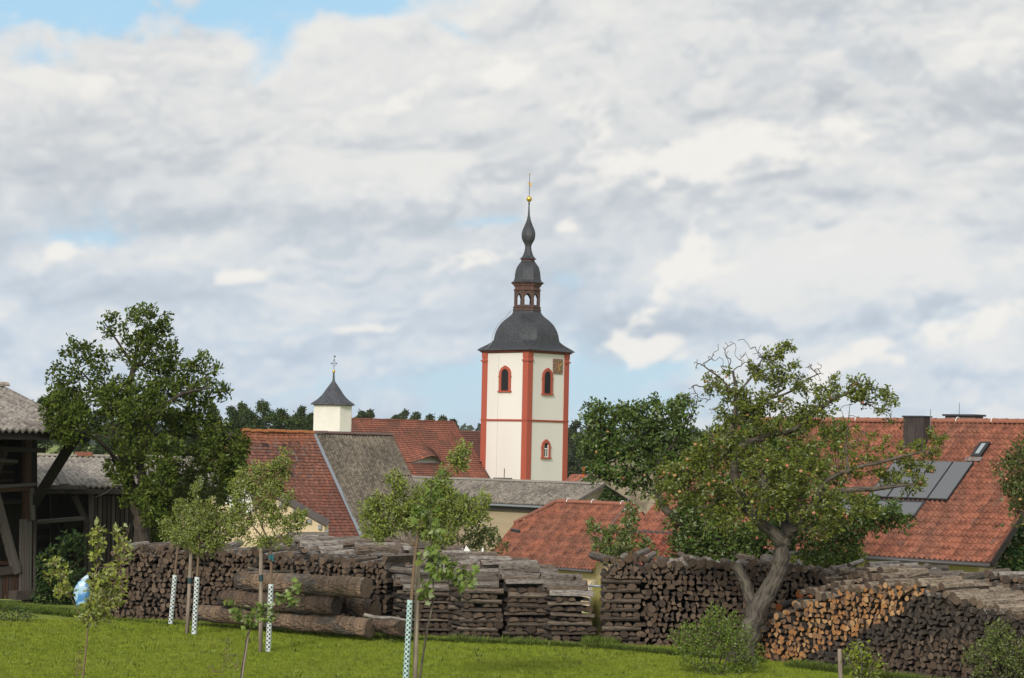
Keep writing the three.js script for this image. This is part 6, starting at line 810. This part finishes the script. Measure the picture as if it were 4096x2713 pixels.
// ------------------------------------------------------------------ felled trunks in front of the long stack
const trunkT = tex(512, (x, y) => { const c = fbm2(x * 18, y * 7, 5, 0), p = sst(0.08, 0.26, fbm2(x * 2.5 + 7, y * 2.2 + 3, 4, 0)); return mix3(mul([0.125, 0.103, 0.083], 0.75 + 1.3 * Math.abs(c)), mul([0.25, 0.165, 0.10], 0.8 + 0.8 * fbm2(x * 4, y * 40, 3, 0)), p * 0.75); });
const trunkM = std([1, 1, 1], { map: rep(trunkT, 0.55, 0.45), bumpMap: rep(barkT, 1.5, 0.8), bumpScale: 0.05, roughness: 0.95 }), trunkDark = std([0.62, 0.60, 0.6], { map: rep(trunkT, 0.55, 0.45), bumpMap: rep(barkT, 1.5, 0.8), bumpScale: 0.05 }), cutM = std([0.15, 0.105, 0.068], { map: endT });
function felled(label, x0, y0, x1, y1, Dr, rad, o = {}) {
  const b = P(x1, y1, Dr), dir = nrm(V(-0.83, 0, -0.56)), a0 = b.clone().addScaledVector(dir, -along(b, dir.clone().negate(), x0)), py = P(x0, y0, -a0.z).y, a = V(a0.x, py, a0.z);
  const t = thing('felled_trunk', label, 'log', b, 0, undefined), q = a.clone().sub(b), n = 22, r = rng(Math.round(x1 * 3 + y1)), pts = [], rd = []; for (let i = 0; i <= n; i++) { const f = i / n; pts.push(q.clone().multiplyScalar(1 - f).add(V((r() - 0.5) * 0.03, (r() - 0.5) * 0.03, 0))); rd.push(rad * (1 + (o.taper ?? 0.06) * f - 0.03 + 0.06 * (r() - 0.5) + (i === 0 ? -0.12 : 0))); }
  obj('bark', smooth(sweep(pts, rd, 20, 0.07, 3, false)), o.m || trunkM, t);
  const ax = q.clone().normalize().negate(), mk = (p, d, rr) => { const s = new TB(), u = nrm(V(0, 1, 0).cross(d)), w = d.clone().cross(u), R = []; for (let k = 0; k < 20; k++) { const an = k / 20 * 6.283, e = rr * (0.99 + 0.05 * (r() - 0.5)); R.push(p.clone().addScaledVector(u, Math.cos(an) * e).addScaledVector(w, Math.sin(an) * e)); } for (let k = 0; k < 20; k++) { const an = (i) => [0.5 + 0.42 * Math.cos(i / 20 * 6.283), 0.5 + 0.42 * Math.sin(i / 20 * 6.283)]; s.tri(p.clone().addScaledVector(d, 0.01), R[k], R[(k + 1) % 20], [0.5, 0.5], an(k), an(k + 1)); } return s.geo(); };
  obj('cut_face', mk(pts[n].clone().addScaledVector(ax, 0.004), ax, rd[n]), o.cut || cutM, t); obj('cut_face', mk(pts[0].clone().addScaledVector(ax, -0.004), ax.clone().negate(), rd[0]), cutM, t);
  if (o.stubs) for (const [f, s] of o.stubs) { const c = q.clone().multiplyScalar(1 - f); obj('branch_stub', smooth(sweep([c, c.clone().add(V(0.1, rad * 1.05, s))], [rad * 0.4, rad * 0.22], 9, 0.3, 4)), std([0.30, 0.14, 0.06]), t); } return t;
}
felled('topmost felled trunk with rough grey bark and broad brown cut end', 239, 580, 366, 588, 46.1, 0.235, { stubs: [[0.18, -0.08]] });
felled('middle felled trunk with dark hollow-looking cut end', 222, 598.5, 336, 606, 46.6, 0.215, { m: trunkDark, cut: std([0.05, 0.036, 0.026], { map: endT }) });
felled('lowest and longest felled trunk lying on the grass, bark peeled orange', 199, 612.5, 371, 628, 46.2, 0.205, { taper: 0.1 });
felled('short thick log behind the ends of the middle and lowest trunks', 342, 604.5, 376, 609.5, 47.0, 0.20, { m: trunkDark });
felled('short log end on the ground right of the felled trunks', 372, 623, 402, 629, 46.0, 0.185, { m: trunkDark });
felled('short dark round wedged under the right end of the topmost trunk', 336, 598, 350, 600, 47.3, 0.16, { m: trunkDark });
{ const a = P(364, 615, 45.6), b = P(407, 620.5, 45.4), t = thing('stick', 'pale bare stick lying across the short logs', 'stick', a); obj('stick', smooth(sweep(curve([V(0, 0, 0), V(0.35, -0.05, 0.05), V(0.65, -0.04, 0.1), b.clone().sub(a)], 10), [0.05, 0.045, 0.04, 0.042, 0.038, 0.036, 0.036, 0.034, 0.03, 0.028, 0.02], 7, 0.2, 3)), BARK.pale[2], t); }
for (const [x, y, x2, y2, label] of [[248, 568, 272, 572, 'longest thin grey branch on the left end of the topmost felled trunk'], [250, 573, 258, 573, 'short grey branch below the longest one on the topmost felled trunk'], [273, 572, 294, 571, 'thin grey branch lying along the middle of the topmost felled trunk']]) { const a = P(x, y, 45.9), t = thing('fallen_branch', label, 'branch', a); obj('branch', smooth(sweep([V(0, 0, 0), P(x2, y2, 45.7).sub(a)], [0.03, 0.022], 6, 0.2, 2)), BARK.pale[1], t); }

// ------------------------------------------------------------------ sack, wire basket, gate, boards
{
  const b = G(81.5, 606), t = thing('plastic_sack', 'crumpled light blue and white plastic sack standing in front of the dark bush', 'sack', b), g = new THREE.SphereGeometry(1, 40, 30), p = g.attributes.position;
  for (let i = 0; i < p.count; i++) { let x = p.getX(i), y = p.getY(i), z = p.getZ(i); const sq = (v) => Math.sign(v) * Math.abs(v) ** 0.6, w = 1 + 0.22 * fbm3(x * 2.2 + 3, y * 2.6, z * 2.2, 4); x = sq(x) * 0.19 * w * (1 + 0.10 * Math.sin(y * 5 + 1)); z = sq(z) * 0.15 * w; y = (sq(y) * 0.36 + 0.35) * (1 + 0.05 * x / 0.19); p.setXYZ(i, x + 0.03 * y, y, z); } g.computeVertexNormals();
  const sT = tex(128, (x, y) => { const a = sst(-0.1, 0.15, fbm2(x * 8, y * 7, 4, 0)); return mix3([0.10, 0.30, 0.62], [0.40, 0.60, 0.74], 1 - a); }); obj('sack_body', g, std([1, 1, 1], { map: sT, roughness: 0.35 }), t); obj('tied_neck', smooth(sweep([V(0.03, 0.68, 0), V(0.10, 0.76, 0.02), V(0.17, 0.79, 0)], [0.09, 0.06, 0.08], 9, 0.3, 2)), std([0.55, 0.70, 0.80], { roughness: 0.35 }), t);
  const c = G(159, 622).addScaledVector(V(0, 0, -1), 4.5), y0 = P(159, 540.5, -c.z).y, w = thing('wire_basket', 'grey wire basket behind the left part of the long stack', 'basket', c, 0.3), bars = []; const hw = 0.26, hd = 0.26, hh = y0 + 0.22;
  for (let i = 0; i <= 6; i++) { const f = -hw + i * hw / 3; bars.push(bx(0.014, 0.5, 0.014, f, hh - 0.25, hd), bx(0.014, 0.5, 0.014, f, hh - 0.25, -hd)); } for (let i = 0; i <= 5; i++) bars.push(bx(2 * hw, 0.014, 0.014, 0, hh - i * 0.1, hd), bx(2 * hw, 0.014, 0.014, 0, hh - i * 0.1, -hd), bx(0.014, 0.014, 2 * hd, hw, hh - i * 0.1, 0), bx(0.014, 0.014, 2 * hd, -hw, hh - i * 0.1, 0)); obj('wire_mesh', bars, M.zinc, w); obj('post', bx(0.3, hh - 0.5, 0.3, 0, (hh - 0.5) / 2, 0), M.oldWood, w);
}
{
  const D = 50, a = P(588, 585, D), t = thing('metal_gate', 'galvanised tube gate in the gap between the two blocks of stacks', 'gate', V(a.x, 0, a.z)), q = (x, y) => P(x, y, D).sub(t.position), w = q(612, 586).x;
  for (const y of [586, 594, 601, 609, 617, 625]) { const h = q(600, y).y; obj('rail', smooth(sweep([V(0, h, 0), V(w, h - 0.01, 0)], y < 590 ? [0.032, 0.032] : [0.016, 0.016], 7)), M.zinc, t); }
  for (const x of [590, 603, 611]) obj('upright', smooth(sweep([V(q(x, 590).x, q(x, 634).y, 0), V(q(x, 590).x, q(x, x === 603 ? 583 : 586).y, 0)], [0.022, 0.022], 7)), M.zinc, t);
  const l = new THREE.TorusGeometry(0.07, 0.012, 6, 14, Math.PI); l.translate(q(594, 584).x, q(594, 584.5).y, 0); obj('latch_loop', l, M.zinc, t);
}
{ const p = P(466, 553, 53), t = thing('broken_board', 'white splintered board pieces sticking up on the receding stacks', 'board', p); obj('board', slab([V(-0.12, -0.10, 0), V(0.12, -0.14, 0), V(0.16, 0.0, 0.03), V(0.0, 0.20, 0.0), V(-0.06, 0.06, 0)], V(0, 0, -0.05)), M.whitePaint, t); obj('board', beam(V(-0.16, -0.10, 0.05), V(-0.10, 0.12, 0), 0.05, 0.03), M.whitePaint, t); obj('board', beam(V(0.42, -0.12, 0.05), V(0.44, 0.14, 0), 0.05, 0.03), M.whitePaint, t); }

// ------------------------------------------------------------------ woods behind the village
{
  const protos = [];
  const far = (px, top, D, w, c, label, group, ratio = 1.0, lay = 1) => {
    const p = P(px, top, D), y0 = gh(p.x, p.z), hgt = p.y - y0, k = D / F, r = rng(Math.round(px * 13 + top * 7)), list = [], rw = w * k / 2, ch = Math.min(hgt * 0.92, rw * 2.4 * ratio);
    const t = thing('wood_tree', label, 'tree', V(p.x, y0, p.z), 0, group); obj('trunk', sweep([V(0, 0, 0), V(0.1, hgt * 0.4, 0), V(0, hgt * 0.85, 0)], [rw * 0.10, rw * 0.07, 0.04], 6), M.barkDark, t);
    const lumps = []; for (let i = 0; i < 11; i++) { const f = i / 10, a = r() * 6.28, q = rw * 0.72 * Math.sin(Math.PI * clamp(0.12 + f * 0.86)) * Math.sqrt(r()); lumps.push([Math.cos(a) * q, hgt - ch * f * 0.98 - ch * 0.04, Math.sin(a) * q, rw * (0.26 + 0.24 * r()) * (f < 0.15 ? 0.7 : 1)]); }
    const m = Math.round(46 * lay); for (const [x, y, z, q] of lumps) for (let i = 0; i < m; i++) { const v = balls(q, q * 0.9, q, r), tone = leafTone(c, r, 0.0, 0.8); list.push([placed(V(x + v.x, y + v.y, z + v.z), V(r() - 0.5, r(), r() - 0.5), r() * 6, 0.55 * (0.7 + 0.6 * r()) * D / 250), tone]); }
    foliage('crown', SPRAY, list, t);
  };
  const cA = [0.040, 0.066, 0.018], cB = [0.050, 0.075, 0.022], cC = [0.052, 0.072, 0.034];
  [[30, 402, 215, 26], [46, 398, 220, 26], [62, 405, 215, 24], [80, 408, 212, 28], [100, 412, 214, 30], [122, 415, 216, 30], [146, 414, 218, 30], [170, 412, 220, 30], [192, 412, 222, 30], [214, 407, 226, 26], [232, 409, 230, 22]].forEach((a) => far(...a, cA, 'dark tree of the wood behind the sheds and the tall old fruit tree', 'dark trees of the wood on the left', 1.2));
  [[36, 432, 190, 40], [70, 436, 188, 44], [110, 438, 186, 46], [150, 438, 188, 46], [190, 436, 190, 46], [226, 432, 192, 44]].forEach((a) => far(...a, [0.03, 0.05, 0.015], 'lower dark tree at the front edge of the wood above the shed roof', 'front trees of the wood on the left', 1.0));
  far(118, 449, 150, 22, [0.05, 0.085, 0.02], 'low bright bush in front of the dark wood just above the shed ridge');
  far(244, 404.5, 235, 30, cB, 'rounded tree top at the left end of the tree row above the red farmhouse ridge', undefined, 1.1);
  far(263, 403.5, 232, 34, cB, 'highest broad tree above the middle of the red farmhouse ridge', undefined, 1.1);
  far(284, 410, 236, 28, cB, 'slim lower tree between the broad tree and the bushy conifer left of the turret', undefined, 1.4);
  far(303, 408.5, 230, 18, [0.040, 0.062, 0.02], 'narrow bushy tree standing just left of the turret wall', undefined, 1.8);
  [[250, 413, 225, 36], [276, 415, 225, 36], [297, 416, 226, 30], [312, 415, 228, 24]].forEach((a) => far(...a, cA, 'dark tree below the skyline directly behind the red farmhouse ridge', 'trees behind the farmhouse ridge', 1.0));
  far(362, 412.5, 290, 12, cC, 'small tree top just above the church ridge next to the turret', undefined, 1.6); far(370, 412, 292, 10, cC, 'second small tree top on the church ridge right of the turret', undefined, 1.8);
  far(404, 411.5, 290, 22, cC, 'tallest of the tree tops above the middle of the church ridge', undefined, 1.6); far(418, 414, 290, 22, cC, 'tree top right of the tallest one above the church ridge', undefined, 1.6); far(430, 416.5, 292, 20, cC, 'tree top left of the pointed one above the church ridge', undefined, 1.6); far(441, 418, 290, 17, cC, 'pointed tree top near the right end of the church ridge', undefined, 1.8); far(453, 420.5, 290, 9, cC, 'last small tree top at the gable end of the church ridge', undefined, 2.2); far(394, 416.5, 292, 18, cC, 'low tree top at the left of the group above the church ridge', undefined, 1.6);
  [[566, 430, 262, 16, 'poplar directly right of the church tower edge'], [576, 422, 262, 18, 'tallest poplar between church tower and apple tree'], [590, 428, 264, 18, 'poplar partly behind the left lobe of the rear apple tree'], [606, 432, 264, 20, 'last poplar mostly hidden by the rear apple tree']].forEach(([x, y, D, w, l]) => far(x, y, D, w, [0.044, 0.06, 0.034], l, undefined, 2.2, 1.5));
  [[570, 448, 250, 22], [584, 446, 250, 24], [602, 450, 250, 26]].forEach((a) => far(...a, [0.038, 0.054, 0.03], 'lower dark tree between the poplars and the cottage roof', 'lower trees right of the tower', 1.5, 1.4));
  // far hill wood
  const r = rng(77), list = []; for (let i = 0; i < 2600; i++) { const z = -(1150 + 500 * r()), x = (r() - 0.5) * 900; list.push([placed(V(x, gh(x, z) + 2 + 5 * r(), z), V(r() - 0.5, r(), r() - 0.5), r() * 6, 9 + 5 * r()), leafTone([0.04, 0.06, 0.025], r, 0, 0.5)]); } const o = copies('hill_wood', SPRAY, leafM, list); o.userData.kind = 'stuff'; tag(o, 'bluish wood covering the distant hill', 'forest');
}
// ------------------------------------------------------------------ grass
{
  const blade = (n, seed, h) => { const r = rng(seed), t = new TB(); for (let i = 0; i < n; i++) { const a = r() * 6.28, x = (r() - 0.5) * 0.09, z = (r() - 0.5) * 0.09, w = h * 0.035 + 0.004 + 0.003 * r(), hh = h * (0.6 + 0.6 * r()), l = hh * (0.3 + 0.5 * r()), c = Math.cos(a), s = Math.sin(a); t.tri(V(x - s * w, 0, z + c * w), V(x + s * w, 0, z - c * w), V(x + c * l, hh, z + s * l), [0, 0], [1, 0], [0, 1]); } return t.geo(); };
  const r = rng(55), lawn = [], long = [], gm = grassM, tuft = blade(9, 1, 0.055), tall = blade(12, 2, 0.24);
  for (let i = 0; i < 150000; i++) { const px = -30 + r() * 1090, f = r(), D = 1 / lerp(1 / 53, 1 / 37.5, f), p = P(px, 446, D); p.y = 0; if (p.x * 0.25 + 53 < D) continue; const tone = fbm2(p.x * 0.6, p.z * 0.6, 3), c = mix3(mul([0.175, 0.232, 0.010], 0.75 + 0.5 * r()), [0.26, 0.275, 0.04], clamp(0.16 + 0.3 * tone + 0.3 * (r() - 0.5))); lawn.push([new THREE.Matrix4().compose(p, tmpQ.setFromAxisAngle(YUP, r() * 6.28).clone(), V(1, 0.7 + 0.6 * r(), 1).multiplyScalar(1.25)), col(c)]); }
  const o = copies('grass', tuft, gm, lawn); o.userData.kind = 'stuff'; tag(o, 'short mown green grass of the lawn', 'grass');
  const edge = (x0, y0, x1, y1, n, h, w = 0.35) => { const a = G(x0, y0), b = G(x1, y1); for (let i = 0; i < n; i++) { const p = a.clone().lerp(b, r()).add(V((r() - 0.5) * 0.2, 0, (r() - 0.2) * w)), s = h * (0.5 + 0.8 * r()); long.push([new THREE.Matrix4().compose(p, tmpQ.setFromAxisAngle(YUP, r() * 6.28).clone(), V(1, s, 1)), col(mul([0.115, 0.165, 0.018], 0.6 + 0.7 * r()))]); } };
  edge(100, 620, 386, 640, 700, 0.4); edge(386, 640, 600, 649, 800, 0.5); for (let i = 0; i < 500; i++) { const p = P(-20 + r() * 1060, 500, 37.5 + 13 * r()); p.y = 0; if (p.x * 0.25 + 52 < -p.z) continue; long.push([new THREE.Matrix4().compose(p, tmpQ.setFromAxisAngle(YUP, r() * 6.28).clone(), V(1.2, 0.3 + 0.35 * r(), 1.2)), col(mul([0.15, 0.20, 0.03], 0.7 + 0.6 * r()))]); }
  edge(372, 639, 410, 641, 60, 0.9); edge(452, 643, 486, 645, 70, 0.8); edge(498, 644, 540, 645, 60, 0.7); edge(586, 647, 616, 648, 110, 0.9); edge(600, 649, 760, 664, 700, 0.6); edge(790, 668, 1030, 700, 1200, 0.7); edge(0, 606, 100, 616, 1100, 0.5, 1.2);
  for (let i = 0; i < 700; i++) { const p = P(598 + r() * 10, 500, 48 + r() * 6); p.y = 0; long.push([new THREE.Matrix4().compose(p, tmpQ.setFromAxisAngle(YUP, r() * 6.28).clone(), V(1, 3.0 + 1.5 * r(), 1)), col(mul([0.36, 0.33, 0.10], 0.7 + 0.6 * r()))]); }
  const q = copies('long_grass', tall, gm, long); q.userData.kind = 'stuff'; tag(q, 'longer grass tufts along the foot of the wood stacks and in the gap', 'grass');
}
renderer.render(scene, camera);
